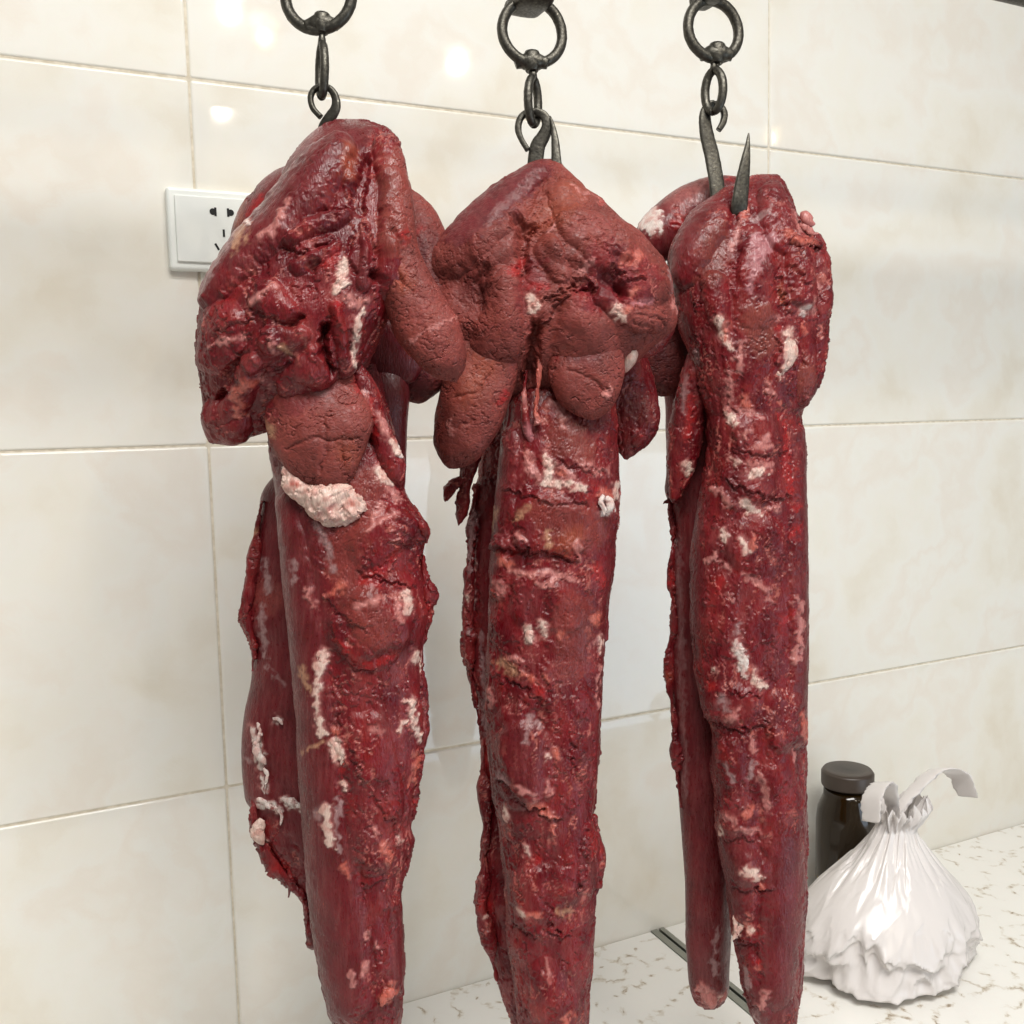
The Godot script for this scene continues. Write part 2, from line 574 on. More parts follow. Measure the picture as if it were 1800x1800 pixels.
func hooks() -> void:
	var names := ["left", "middle", "right"]
	var says := ["iron ring hook carrying the left beef, its hook buried in the meat", "iron ring hook carrying the middle beef, short point behind the shank", "iron ring hook carrying the right beef, long bare point standing before the meat"]
	# ring: centre x, y, radius, tube, turn; boss x, y; link: centre x, y, half height, half width, turn
	var R := [[561, -8, 60.0, 10.0, 0.12], [936, 56, 54.5, 9.3, -0.25], [1254, 52, 49.5, 9.2, -0.3]]
	var B := [[566, 40], [935, 107], [1260, 93]]
	var K := [[566, 124, 51.0, 20.0, 1.15], [937, 178, 46.0, 20.0, -1.1], [1255, 160, 42.0, 18.0, 0.75]]
	var path := [
		"564,206,5,0 550,190,5,0 546,171,5,0 553,157,5,0 567,152,6,0 582,158,6,0 590,173,7,0 590,190,9,0 581,206,11,-1 571,224,12,-3 567,250,12,-5 572,290,12,-5 590,330,11,-2 620,335,10,3 632,310,6,4 634,295,1,4",
		"928,264,5,0 917,246,5,0 911,228,6,0 914,210,6,0 925,199,6,0 941,196,7,0 957,205,8,0 962,222,10,0 955,240,12,-1 945,258,14,-2 941,290,14,-3 941,330,14,-3 950,372,13,0 965,380,12,4 975,350,11,6 979,310,10,6 978,284,9,6 976,250,7,5 972,222,4,4 967,204,1,3",
		"1263,229,5,-6 1271,215,6,-6 1273,199,6,-6 1265,186,6,-6 1253,183,7,-6 1242,192,9,-6 1239,210,11,-6 1243,240,13,-7 1251,272,14,-8 1257,305,14,-8 1261,335,14,-8 1264,375,14,-8 1274,405,14,-2 1288,412,13,10 1295,395,14,22 1299,366,14.5,31 1304,325,12.5,33 1310,285,8.5,34 1314,255,4,34 1316,234,1,34"]
	for i in 3:
		var t := rail_depth(R[i][0])
		var s := t / FOC
		var o := thing("meat_hook", says[i], "meat hook", pt(R[i][0], R[i][1], t), "hooks on the rail")
		var org := o.position
		var cs: float = cos(R[i][4])
		var sn: float = sin(R[i][4])
		var fwd := -cf
		var ps := []
		for k in 72:
			var a := TAU * k / 72
			var u := sin(a) * (R[i][2] as float) * s * (1.0 + 0.012 * sin(3 * a + i))
			ps.append(cx * (u * cs) + fwd * (u * sn) + cu * (cos(a) * R[i][2] * s * (1.02 if i else 1.0)))
		part("ring", sweep(ps, [Vector2(R[i][3], R[i][3]) * s], fwd, 24, 1.0, true, 0.05), M.iron, o)
		# swivel boss forged into the ring
		var bp: Vector3 = pt(B[i][0], B[i][1], t) - org
		var bs := []
		var ba := []
		var prof := [[-31, 8.5, -4], [-22, 10, -1], [-14, 13.5, 0], [-5, 15, 1], [5, 15, 1], [13, 13.5, 0], [21, 10.5, -1], [30, 8.5, -4]]
		for q in prof:
			bs.append(bp + cx * (q[0] * s * 0.95) - cu * (q[2] * s * -1.0 + 2 * s))
			ba.append(Vector2(q[1], q[1]) * s)
		part("swivel_boss", sweep(smooth_path(bs, 3), [Vector2(1, 1)] if false else spread(ba, 3), fwd, 10, 0.85, false, 0.06), M.iron, o)
		var cap := sweep([bp + cu * 17 * s, bp + cu * 15 * s, bp + cu * 10 * s, bp - cu * 8 * s, bp - cu * 18 * s, bp - cu * 19.5 * s], [Vector2(7, 7) * s, Vector2(13, 13) * s, Vector2(15.5, 15.5) * s, Vector2(15.5, 15.5) * s, Vector2(11.5, 11.5) * s, Vector2(10, 10) * s], cx, 12, 1.0, false, 0.05)
		part("swivel_cap", cap, M.iron, o)
		var l_top: Vector3 = pt(K[i][0], K[i][1] - K[i][2], t) - org
		part("swivel_pin", sweep([bp - cu * 14 * s, bp - cu * 24 * s, l_top + cu * 4 * s, l_top - cu * 8 * s], [Vector2(5.5, 5.5) * s, Vector2(5.5, 5.5) * s, Vector2(6.5, 6.5) * s, Vector2(8, 8) * s], cx, 16), M.iron, o)
		# oval link
		var lc: Vector3 = pt(K[i][0], K[i][1], t) - org
		var lcs: float = cos(K[i][4])
		var lsn: float = sin(K[i][4])
		ps = []
		var la := []
		for k in 56:
			var a := TAU * k / 56
			var u: float = sin(a) * K[i][3] * s
			ps.append(lc + cx * (u * lcs) + fwd * (u * lsn) + cu * (cos(a) * (K[i][2] - 6.0) * s))
			la.append(Vector2(7.0, 7.0) * s * (1.0 + 0.12 * absf(sin(a))))
		part("oval_link", sweep(ps, la, cx * lcs + fwd * lsn, 18, 1.0, true, 0.05), M.iron, o)
		# the hook itself, one forged flat bar from the eye to the point
		ps = []
		la = []
		for w in path[i].split(" "):
			var f: PackedFloat64Array = w.split_floats(",")
			ps.append(pt(f[0], f[1], t - f[3] * 0.001) - org)
			la.append(Vector2(f[2], minf(f[2], 5.0)) * s)
		var wd: Vector3 = (cx + fwd * ([0.3, 0.15, -0.15][i] as float)).normalized()
		part("hook", sweep(smooth_path(ps, 6), spread(la, 6), wd, 16, 0.72, false, 0.05), M.iron, o)

func spread(a: Array, per: int) -> Array:
	var o := []
	for i in a.size() - 1:
		for k in per:
			o.append((a[i] as Vector2).lerp(a[i + 1], float(k) / per))
	o.append(a[a.size() - 1])
	return o

# ------------------------------------------------------------------ meat
# A piece of meat is lofted through ribs: "left x, left y, right x, right y, offset towards the viewer in mm, half thickness in mm".
# Its surface then gets cracks, torn fibres, membranes, painted sheen and shade, fat and gashes where strokes lay them: "kind amount | x,y,radius ...".
const BASE := {"rag": Color(0.165, 0.011, 0.015), "crk": Color(0.215, 0.043, 0.034), "sil": Color(0.135, 0.014, 0.017)}
const TINT := {
	"fat": Color(0.79, 0.60, 0.51), "wht": Color(0.83, 0.75, 0.69), "pnk": Color(0.55, 0.22, 0.20), "mem": Color(0.36, 0.22, 0.215),
	"red": Color(0.33, 0.016, 0.016), "sal": Color(0.56, 0.13, 0.09), "tan": Color(0.48, 0.25, 0.15), "skn": Color(0.40, 0.16, 0.17), "mau": Color(0.42, 0.15, 0.16), "brn": Color(0.27, 0.055, 0.030), "drk": Color(0.09, 0.012, 0.014)}  # grey membrane colour also paints sheen, drk also paints shade

var jobs := []

func strokes(text: String) -> Array:
	var out := []
	for line in text.split("\n", false):
		var l := line.strip_edges()
		if l == "":
			continue
		var h := l.split("|")
		var kv := h[0].strip_edges().split(" ", false)
		var ps := []
		var lo := Vector2(1e9, 1e9)
		var hi := -lo
		for w in h[1].strip_edges().split(" ", false):
			var f: PackedFloat64Array = w.split_floats(",")
			ps.append(Vector3(f[0], f[1], f[2]))
			var e: float = f[2] * 2.0 + (70.0 if kv[0] == "shf" else 14.0)
			lo = lo.min(Vector2(f[0] - e, f[1] - e))
			hi = hi.max(Vector2(f[0] + e, f[1] + e))
		out.append({"kind": kv[0], "k": float(kv[1]) if kv.size() > 1 else 1.0, "ps": ps, "lo": lo, "hi": hi})
	return out

func ribs(text: String) -> Array:
	var o := []
	for w in text.split(" ", false):
		w = w.strip_edges()
		if w == "":
			continue
		o.append(w.split_floats(","))
	return o

# a lobe: "x,y,half width,offset,half thickness" along its middle
func lobe(text: String) -> Array:
	var c := ribs(text)
	var o := []
	for i in c.size():
		var a: PackedFloat64Array = c[maxi(i - 1, 0)]
		var b: PackedFloat64Array = c[mini(i + 1, c.size() - 1)]
		var d := Vector2(b[0] - a[0], b[1] - a[1]).normalized()
		var n := Vector2(d.y, -d.x)          # to the right when going down
		var p: PackedFloat64Array = c[i]
		o.append(PackedFloat64Array([p[0] - n.x * p[2], p[1] - n.y * p[2], p[0] + n.x * p[2], p[1] + n.y * p[2], p[3], p[4]]))
	return o

# a hanging body: "y,left,right,offset,thickness"
func hang(text: String) -> Array:
	var o := []
	for f in ribs(text):
		o.append(PackedFloat64Array([f[1], f[0], f[2], f[0], f[3], f[4]]))
	return o

func add_piece(called: String, parent: Node3D, rb: Array, t: float, style: String, marks := "", opt := {}) -> void:
	jobs.append({"called": called, "parent": parent, "ribs": rb, "t": t, "style": style, "marks": strokes(marks), "opt": opt, "seed": jobs.size(), "mesh": null})

func cr(a: float, b: float, c: float, d: float, f: float) -> float:
	return 0.5 * (2.0 * b + (c - a) * f + (2.0 * a - 5.0 * b + 4.0 * c - d) * f * f + (3.0 * b - a - 3.0 * c + d) * f * f * f)

func run_job(i: int) -> void:
	jobs[i].mesh = loft(jobs[i])

func seg_dist(p: Vector2, ps: Array) -> float:
	var best := 1e9
	if ps.size() == 1:
		return p.distance_to(Vector2(ps[0].x, ps[0].y)) - ps[0].z
	for k in ps.size() - 1:
		var a := Vector2(ps[k].x, ps[k].y)
		var ab := Vector2(ps[k + 1].x, ps[k + 1].y) - a
		var f := clampf((p - a).dot(ab) / maxf(ab.length_squared(), 1e-6), 0.0, 1.0)
		best = minf(best, p.distance_to(a + ab * f) - lerpf(ps[k].z, ps[k + 1].z, f))
	return best

# x: how far a point lies on the proud side of a line, y: fading to 0 past its ends
func edge_off(p: Vector2, ps: Array) -> Vector2:
	var best := 1e9
	var out := Vector2(1e9, 0)
	for k in ps.size() - 1:
		var a := Vector2(ps[k].x, ps[k].y)
		var ab := Vector2(ps[k + 1].x, ps[k + 1].y) - a
		var l := ab.length()
		var f := (p - a).dot(ab) / (l * l)
		var fc := clampf(f, 0.0, 1.0)
		var d := p.distance_to(a + ab * fc)
		if d < best:
			best = d
			var over := maxf(maxf(-f, f - 1.0), 0.0) * l
			out = Vector2(-ab.cross(p - a) / l, 1.0 - smoothstep(0.0, 14.0, over))
	return out

func loft(job: Dictionary) -> ArrayMesh:
	var rb: Array = job.ribs
	var opt: Dictionary = job.opt
	var t: float = job.t
	var s := t / FOC
	var step: float = opt.get("step", 1.9 if job.style != "crk" else 1.45)
	var back: float = opt.get("back", 0.7)
	var sq: float = opt.get("square", 2.3)
	var amp: float = opt.get("amp", 1.0)
	var style: String = job.style
	var sd := float(job.seed) * 137.0
	# rows along the piece
	var rows := []
	var wmax := 0.0
	for r in rb.size() - 1:
		var p0: PackedFloat64Array = rb[maxi(r - 1, 0)]
		var p1: PackedFloat64Array = rb[r]
		var p2: PackedFloat64Array = rb[r + 1]
		var p3: PackedFloat64Array = rb[mini(r + 2, rb.size() - 1)]
		var d := maxf(Vector2(p2[0] - p1[0], p2[1] - p1[1]).length(), Vector2(p2[2] - p1[2], p2[3] - p1[3]).length())
		d = maxf(d, absf(p2[5] - p1[5]) / (s * 1000.0))
		var n := maxi(int(ceil(d / step)), 1)
		for k in n + (1 if r == rb.size() - 2 else 0):
			var f := float(k) / n
			var q := PackedFloat64Array()
			for e in 6:
				q.append(cr(p0[e], p1[e], p2[e], p3[e], f))
			q.append(cr(p0[6], p1[6], p2[6], p3[6], f) if p1.size() > 6 else q[4])
			rows.append(q)
			wmax = maxf(wmax, Vector2(q[2] - q[0], q[3] - q[1]).length() * s * 1000.0 + 0.7 * q[5])
	var px_mm := s * 1000.0
	var nu := clampi(int(wmax * 1.45 / (step * px_mm)), 14, 560)
	var nf := int(nu * 0.68)
	var nr := rows.size()
	var angs := PackedFloat64Array()
	for k in nu:
		angs.append(PI - PI * k / nf if k <= nf else -PI * (k - nf) / (nu - nf))   # left, front, right, back
	# bare shape
	var base := PackedVector3Array()
	base.resize(nr * nu)
	var flat := PackedVector2Array()
	flat.resize(nr * nu)
	var fwd := -cf
	for r in nr:
		var q: PackedFloat64Array = rows[r]
		for k in nu:
			var co := cos(angs[k])
			var si := sin(angs[k])
			var u := signf(co) * pow(absf(co), 2.0 / sq)
			var z := pow(absf(si), 2.0 / sq) * (q[5] if si >= 0 else -q[5] * back)
			var x := lerpf(q[0], q[2], 0.5 + 0.5 * u)
			var y := lerpf(q[1], q[3], 0.5 + 0.5 * u)
			flat[r * nu + k] = Vector2(x, y)
			base[r * nu + k] = pt(x, y, t - (z + lerpf(q[4], q[6], 0.5 + 0.5 * u)) * 0.001)
	# surface
	var pos := PackedVector3Array()
	pos.resize(nr * nu)
	var col := PackedColorArray()
	col.resize(nr * nu)
	var nz := NZ
	var wob: float = opt.get("wob", 1.7) * amp
	for r in nr:
		var ra := maxi(r - 1, 0) * nu
		var rbb := mini(r + 1, nr - 1) * nu
		var y_lo := 1e9
		var y_hi := -1e9
		for k in [0, nf / 4, nf / 2, 3 * nf / 4, nf]:
			var yy := flat[r * nu + k].y
			y_lo = minf(y_lo, yy)
			y_hi = maxf(y_hi, yy)
		var act := []
		for m in job.marks:
			if m.hi.y >= y_lo and m.lo.y <= y_hi:
				act.append(m)
		var endf := minf(1.0, minf(float(r), float(nr - 1 - r)) / 6.0)
		for k in nu:
			var id := r * nu + k
			var kl := (k - 1 + nu) % nu
			var kr := (k + 1) % nu
			var nrm := (base[rbb + k] - base[ra + k]).cross(base[r * nu + kr] - base[r * nu + kl])
			nrm = nrm.normalized() if nrm.length_squared() > 1e-22 else fwd
			var p := base[id] * 1000.0 + Vector3(sd, -sd, sd * 0.5)
			var fl := flat[id]
			var front := smoothstep(-0.25, 0.15, nrm.dot(fwd))
			var sil := 1.0 if style == "sil" else 0.0
			var rag := 1.0 if style == "rag" else 0.0
			var crk := 1.0 if style == "crk" else 0.0
			var disp := 0.0
			var w1 := nz.warp.get_noise_3dv(p)
			var w2 := nz.warp.get_noise_3dv(p + Vector3(300, 0, 0))
			var tint := Color(0, 0, 0, 0)
			var fatm := 0.0
			var lob := 0.0
			if front > 0.02 and act.size():
				var fw := fl + Vector2(w1, w2) * 9.0
				for m in act:
					if fl.x < m.lo.x or fl.x > m.hi.x or fl.y < m.lo.y or fl.y > m.hi.y:
						continue
					var kind: String = m.kind
					var kk: float = m.k
					match kind:
						"sil", "crk", "rag":
							var d := seg_dist(fl + Vector2(w1, w2) * 18.0, m.ps)
							var a := (1.0 - smoothstep(-10.0, 10.0, d)) * kk * front
							sil *= 1.0 - a
							rag *= 1.0 - a
							crk *= 1.0 - a
							if kind == "sil":
								sil += a
							elif kind == "rag":
								rag += a
							else:
								crk += a
						"pit":
							var d := seg_dist(fl + Vector2(w1, w2) * 6.0, m.ps)
							var rr: float = m.ps[0].z
							disp -= kk * (1.0 - smoothstep(-maxf(rr, 4.0), maxf(4.5, rr * 1.1), d)) * front
						"shf":                                   # the edge of a torn layer: proud on one side of the line, falling to it
							var e := edge_off(fl + Vector2(w1, w2) * 14.0, m.ps)
							if e.x < 1e8:
								var f := smoothstep(-1.6, 1.6, e.x) * exp(-maxf(e.x, 0.0) / 22.0)
								disp += kk * (f - 0.45 * (1.0 - smoothstep(0.0, 5.0, absf(e.x + 4.0)))) * e.y * front
						"lob":                                   # a bundle of muscle bulging out, creased where it meets its neighbours
							var d := seg_dist(fl + Vector2(nz.lump.get_noise_3dv(p), nz.lump.get_noise_3dv(p + Vector3(70, 0, 0))) * 4.0, m.ps)
							var rad: float = m.ps[m.ps.size() / 2].z
							if d < 0.0:
								var f := clampf(1.0 + d / rad, 0.0, 1.0)
								lob = maxf(lob, kk * pow(1.0 - f * f, 0.7) * smoothstep(0.12, 0.6, nrm.dot(fwd)))
						"bmp":
							var d := seg_dist(fl, m.ps)
							disp += kk * (1.0 - smoothstep(-10.0, 12.0, d)) * front
						"lip":                                   # a torn edge: stands out above the line, drops under it
							var d := seg_dist(fw, m.ps)
							disp += kk * (1.0 - smoothstep(-2.0, 14.0, d)) * front
						_:
							var d := seg_dist(fw, m.ps)
							var a := (1.0 - smoothstep(-2.0, 2.6 + 2.5 * absf(w1), d + w2 * 4.0)) * front * minf(kk, 1.0)
							if kind == "skn":
								a = (1.0 - smoothstep(-2.0, 2.0, d)) * front * kk
							elif kind != "fat" and kind != "wht":
								var pr: float = m.ps[0].z
								a = (1.0 - smoothstep(-0.9 * pr, 3.0 + 0.35 * pr, d + w2 * 5.0)) * front * clampf(kk * (1.0 + 0.9 * nz.streak.get_noise_3d(p.x, p.y * 0.16, p.z)), 0.0, 1.0)
							else:
								var h := (1.0 - smoothstep(-1.0, 7.0 + 6.0 * w1, d)) * 0.55 * front
								if h > 0.01 and a < 0.95:
									var hc: Color = TINT.pnk
									tint = Color(hc.r, hc.g, hc.b, h) if tint.a == 0.0 else Color(lerpf(tint.r, hc.r, h), lerpf(tint.g, hc.g, h), lerpf(tint.b, hc.b, h), maxf(tint.a, h))
							if a > 0.0:
								var tc: Color = TINT[kind]
								tint = Color(tc.r, tc.g, tc.b, a) if tint.a == 0.0 else Color(lerpf(tint.r, tc.r, a), lerpf(tint.g, tc.g, a), lerpf(tint.b, tc.b, a), maxf(tint.a, a))
								if kind == "fat" or kind == "wht" or kind == "sal" or kind == "pnk":
									fatm = maxf(fatm, a)
			disp += lob
			# relief in mm
			var big := nz.big.get_noise_3dv(p)
			var lump := nz.lump.get_noise_3dv(p)
			var soft := 1.0 - 0.75 * sil
			disp += (big * wob + lump * (0.55 - 0.22 * crk - 0.1 * rag) * amp) * soft
			var thr := 0.0
			var edge := 0.0
			var ps := Vector3(p.x, p.y * 0.10, p.z)
			var st := nz.streak.get_noise_3dv(ps)
			if crk > 0.02:
				var zn := nz.tone.get_noise_3dv(p + Vector3(0, 90, 0))
				var q1 := Vector3(p.x * 0.8 + w1 * 2.0, p.y * 1.2 + w2 * 2.0, p.z)
				var n1 := absf(nz.wr1.get_noise_3dv(q1))
				var c1 := nz.crack.get_noise_3d(p.x * 0.7, p.y * 1.0, p.z) + 1.0
				var open1 := smoothstep(-0.30, 0.30, w1 + 0.8 * zn)
				var open2 := smoothstep(-0.45, 0.15, zn + 0.4 * w1)
				var g1 := 1.0 - smoothstep(0.0, 0.065, n1)
				var g3 := 1.0 - smoothstep(0.0, 0.12, c1)
				disp += crk * amp * (-0.95 * g1 * open2 - 0.45 * g3 * open1 + 0.10 * st)
			if rag > 0.02:
				var pr := Vector3(p.x + w1 * 4.0, p.y * 0.5 + w2 * 7.0, p.z)
				var lv := (nz.layer.get_noise_3dv(pr) + 1.0) * 2.6
				var fr := lv - floorf(lv)
				edge = smoothstep(0.70, 0.86, fr) * (1.0 - smoothstep(0.93, 1.0, fr))
				var terr := floorf(lv) + smoothstep(0.76, 1.0, fr) - 0.2 * fr
				var r2 := nz.rag2.get_noise_3d(p.x + w1 * 3.0, p.y * 0.45 + w2 * 5.0, p.z)
				var c2 := nz.crack.get_noise_3d(p.x * 1.2, p.y * 0.8, p.z) + 1.0
				var torn := smoothstep(-0.25, 0.3, nz.tone.get_noise_3dv(p + Vector3(0, 0, 77)))
				disp += rag * amp * (0.85 * (terr - 2.6) + (0.04 + 0.10 * torn) * r2 + 0.22 * st - 0.14 * torn * (1.0 - smoothstep(0.0, 0.12, c2)))
				var th := absf(nz.thread.get_noise_3d(p.x + w1 * 6.0, p.y * 0.55 + w2 * 6.0, p.z))
				thr = rag * (1.0 - smoothstep(0.008, 0.035, th)) * smoothstep(0.0, 0.4, nz.tone.get_noise_3dv(p + Vector3(55, 0, 0)))
				edge *= rag * smoothstep(0.05, 0.4, nz.tone.get_noise_3dv(p + Vector3(0, 210, 0)))
			if sil > 0.02:
				disp += sil * amp * st * 0.10
			if fatm > 0.0:
				disp += fatm * (0.7 + 0.6 * lump * float(opt.get("lumpy", 0.5)))
			disp += 0.07 * nz.fine.get_noise_3dv(p) * (1.0 - 0.8 * sil)
			pos[id] = base[id] + nrm * (disp * 0.001 * endf)
			# colour
			var tn := nz.tone.get_noise_3dv(p)
			var tot := maxf(sil + rag + crk, 0.001)
			var c := Color(
				(BASE.rag.r * rag + BASE.crk.r * crk + BASE.sil.r * sil) / tot,
				(BASE.rag.g * rag + BASE.crk.g * crk + BASE.sil.g * sil) / tot,
				(BASE.rag.b * rag + BASE.crk.b * crk + BASE.sil.b * sil) / tot)
			c *= 1.0 + 0.38 * tn + 0.12 * st * (0.5 + 0.6 * sil) + 0.10 * w2
			if rag > 0.02:
				var dk := nz.tone.get_noise_3d(p.x * 1.6 + 400.0, p.y * 0.8, p.z)
				c = c.lerp(Color(0.095, 0.005, 0.008), clampf(dk * 1.6, 0.0, 0.7) * rag)
				c = c.lerp(Color(0.27, 0.022, 0.018), clampf(-dk * 1.5 - 0.15, 0.0, 0.35) * rag)
				c = c.lerp(Color(0.50, 0.15, 0.12), edge * 0.75)
			# a thin pale film of connective tissue, drawn out along the fibres
			var film := nz.tone.get_noise_3d(p.x * 1.5, p.y * 0.7 + 150.0, p.z + 60.0)
			var fil := smoothstep(0.06, 0.40, film + 0.35 * st) * (1.0 - 0.6 * minf(sil, 1.0)) * (0.26 if style != "crk" else 0.12)
			c = c.lerp(Color(0.32, 0.100, 0.095), fil * (0.55 + 0.9 * nz.streak.get_noise_3d(p.x * 1.7, p.y * 0.2, p.z)))
			c = c.lerp(BASE.crk, clampf(tn - 0.1, 0.0, 0.5) * 0.6 * (1.0 - sil))
			c = c.lerp(Color(0.20, 0.060, 0.056), sil * clampf(st * 0.7, 0.0, 0.28))
			if thr > 0.0:
				c = c.lerp(Color(0.42, 0.15, 0.13), thr * 0.75)
			if tint.a > 0.0:
				var tc := Color(tint.r, tint.g, tint.b)
				var bl := clampf(0.35 + 1.6 * w1 + 0.5 * lump, 0.0, 1.0)
				if fatm > 0.0:
					tc = tc.lerp(Color(0.60, 0.22, 0.18), bl * 0.5)
				c = c.lerp(tc, tint.a * (0.92 - 0.25 * absf(w2)))
			c.a = 1.0
			col[id] = c
	# joined up
	var n := PackedVector3Array()
	n.resize(nr * nu)
	for r in nr:
		var ra := maxi(r - 1, 0) * nu
		var rbb := mini(r + 1, nr - 1) * nu
		for k in nu:
			var v := (pos[rbb + k] - pos[ra + k]).cross(pos[r * nu + (k + 1) % nu] - pos[r * nu + (k - 1 + nu) % nu])
			n[r * nu + k] = v.normalized() if v.length_squared() > 1e-24 else fwd
	var ix := PackedInt32Array()
	ix.resize((nr - 1) * nu * 6)
	var o := 0
	for r in nr - 1:
		for k in nu:
			var i0 := r * nu + k
			var i1 := r * nu + (k + 1) % nu
			ix[o] = i0
			ix[o + 1] = i1
			ix[o + 2] = i0 + nu
			ix[o + 3] = i1
			ix[o + 4] = i1 + nu
			ix[o + 5] = i0 + nu
			o += 6
	var arr := []
	arr.resize(Mesh.ARRAY_MAX)
	arr[Mesh.ARRAY_VERTEX] = pos
	arr[Mesh.ARRAY_NORMAL] = n
	arr[Mesh.ARRAY_COLOR] = col
	arr[Mesh.ARRAY_INDEX] = ix
	job.arrays = arr
	return null

# small shreds of meat, sinew or fat hanging from a torn edge: "x,y,towards x,towards y,half width,offset,kind" each
func shreds(parent: Node3D, t: float, text: String) -> void:
	for w in text.split(" ", false):
		var h := w.strip_edges().split(":")
		if h.size() < 2:
			continue
		var f: PackedFloat64Array = h[0].split_floats(",")
		var a := Vector2(f[0], f[1])
		var b := Vector2(f[2], f[3])
		var side := Vector2(-(b - a).y, (b - a).x) * 0.12
		var c := ""
		if h[1] in ["rag", "red", "drk"]:
			f[4] *= 1.4
			b = a.lerp(b, 0.85)
		var wd: Array = [0.5, 0.9, 1.0, 0.9, 0.65, 0.15]
		for k in 6:
			var g := k / 5.0
			var q := a.lerp(b, g) + side * sin(g * 5.0 + f[0])
			c += "%.2f,%.2f,%.2f,%.2f,%.2f " % [q.x, q.y, f[4] * wd[k], f[5] + 2.0 * g, maxf(f[4] * wd[k] * 0.26, 0.35)]
		add_piece("sinew_shred" if h[1] in ["wht", "fat", "mem"] else "torn_shred", parent, lobe(c), t, "rag", "%s 1 | %f,%f,%f %f,%f,%f" % [h[1], a.x, a.y, f[4] * 2.5, b.x, b.y, f[4] * 2.5], {"wob": 1.0, "amp": 0.7, "step": 1.6, "square": 2.0})

func build_jobs() -> void:
	var task := WorkerThreadPool.add_group_task(run_job, jobs.size(), -1, true)
	WorkerThreadPool.wait_for_group_task_completion(task)
	for j in jobs:
		var am := ArrayMesh.new()
		var arr: Array = j.arrays
		var org: Vector3 = j.parent.position
		var v: PackedVector3Array = arr[Mesh.ARRAY_VERTEX]
		for i in v.size():
			v[i] -= org
		arr[Mesh.ARRAY_VERTEX] = v
		am.add_surface_from_arrays(Mesh.PRIMITIVE_TRIANGLES, arr)
		part(j.called, am, M.meat_cut if j.style == "crk" else M.meat, j.parent)

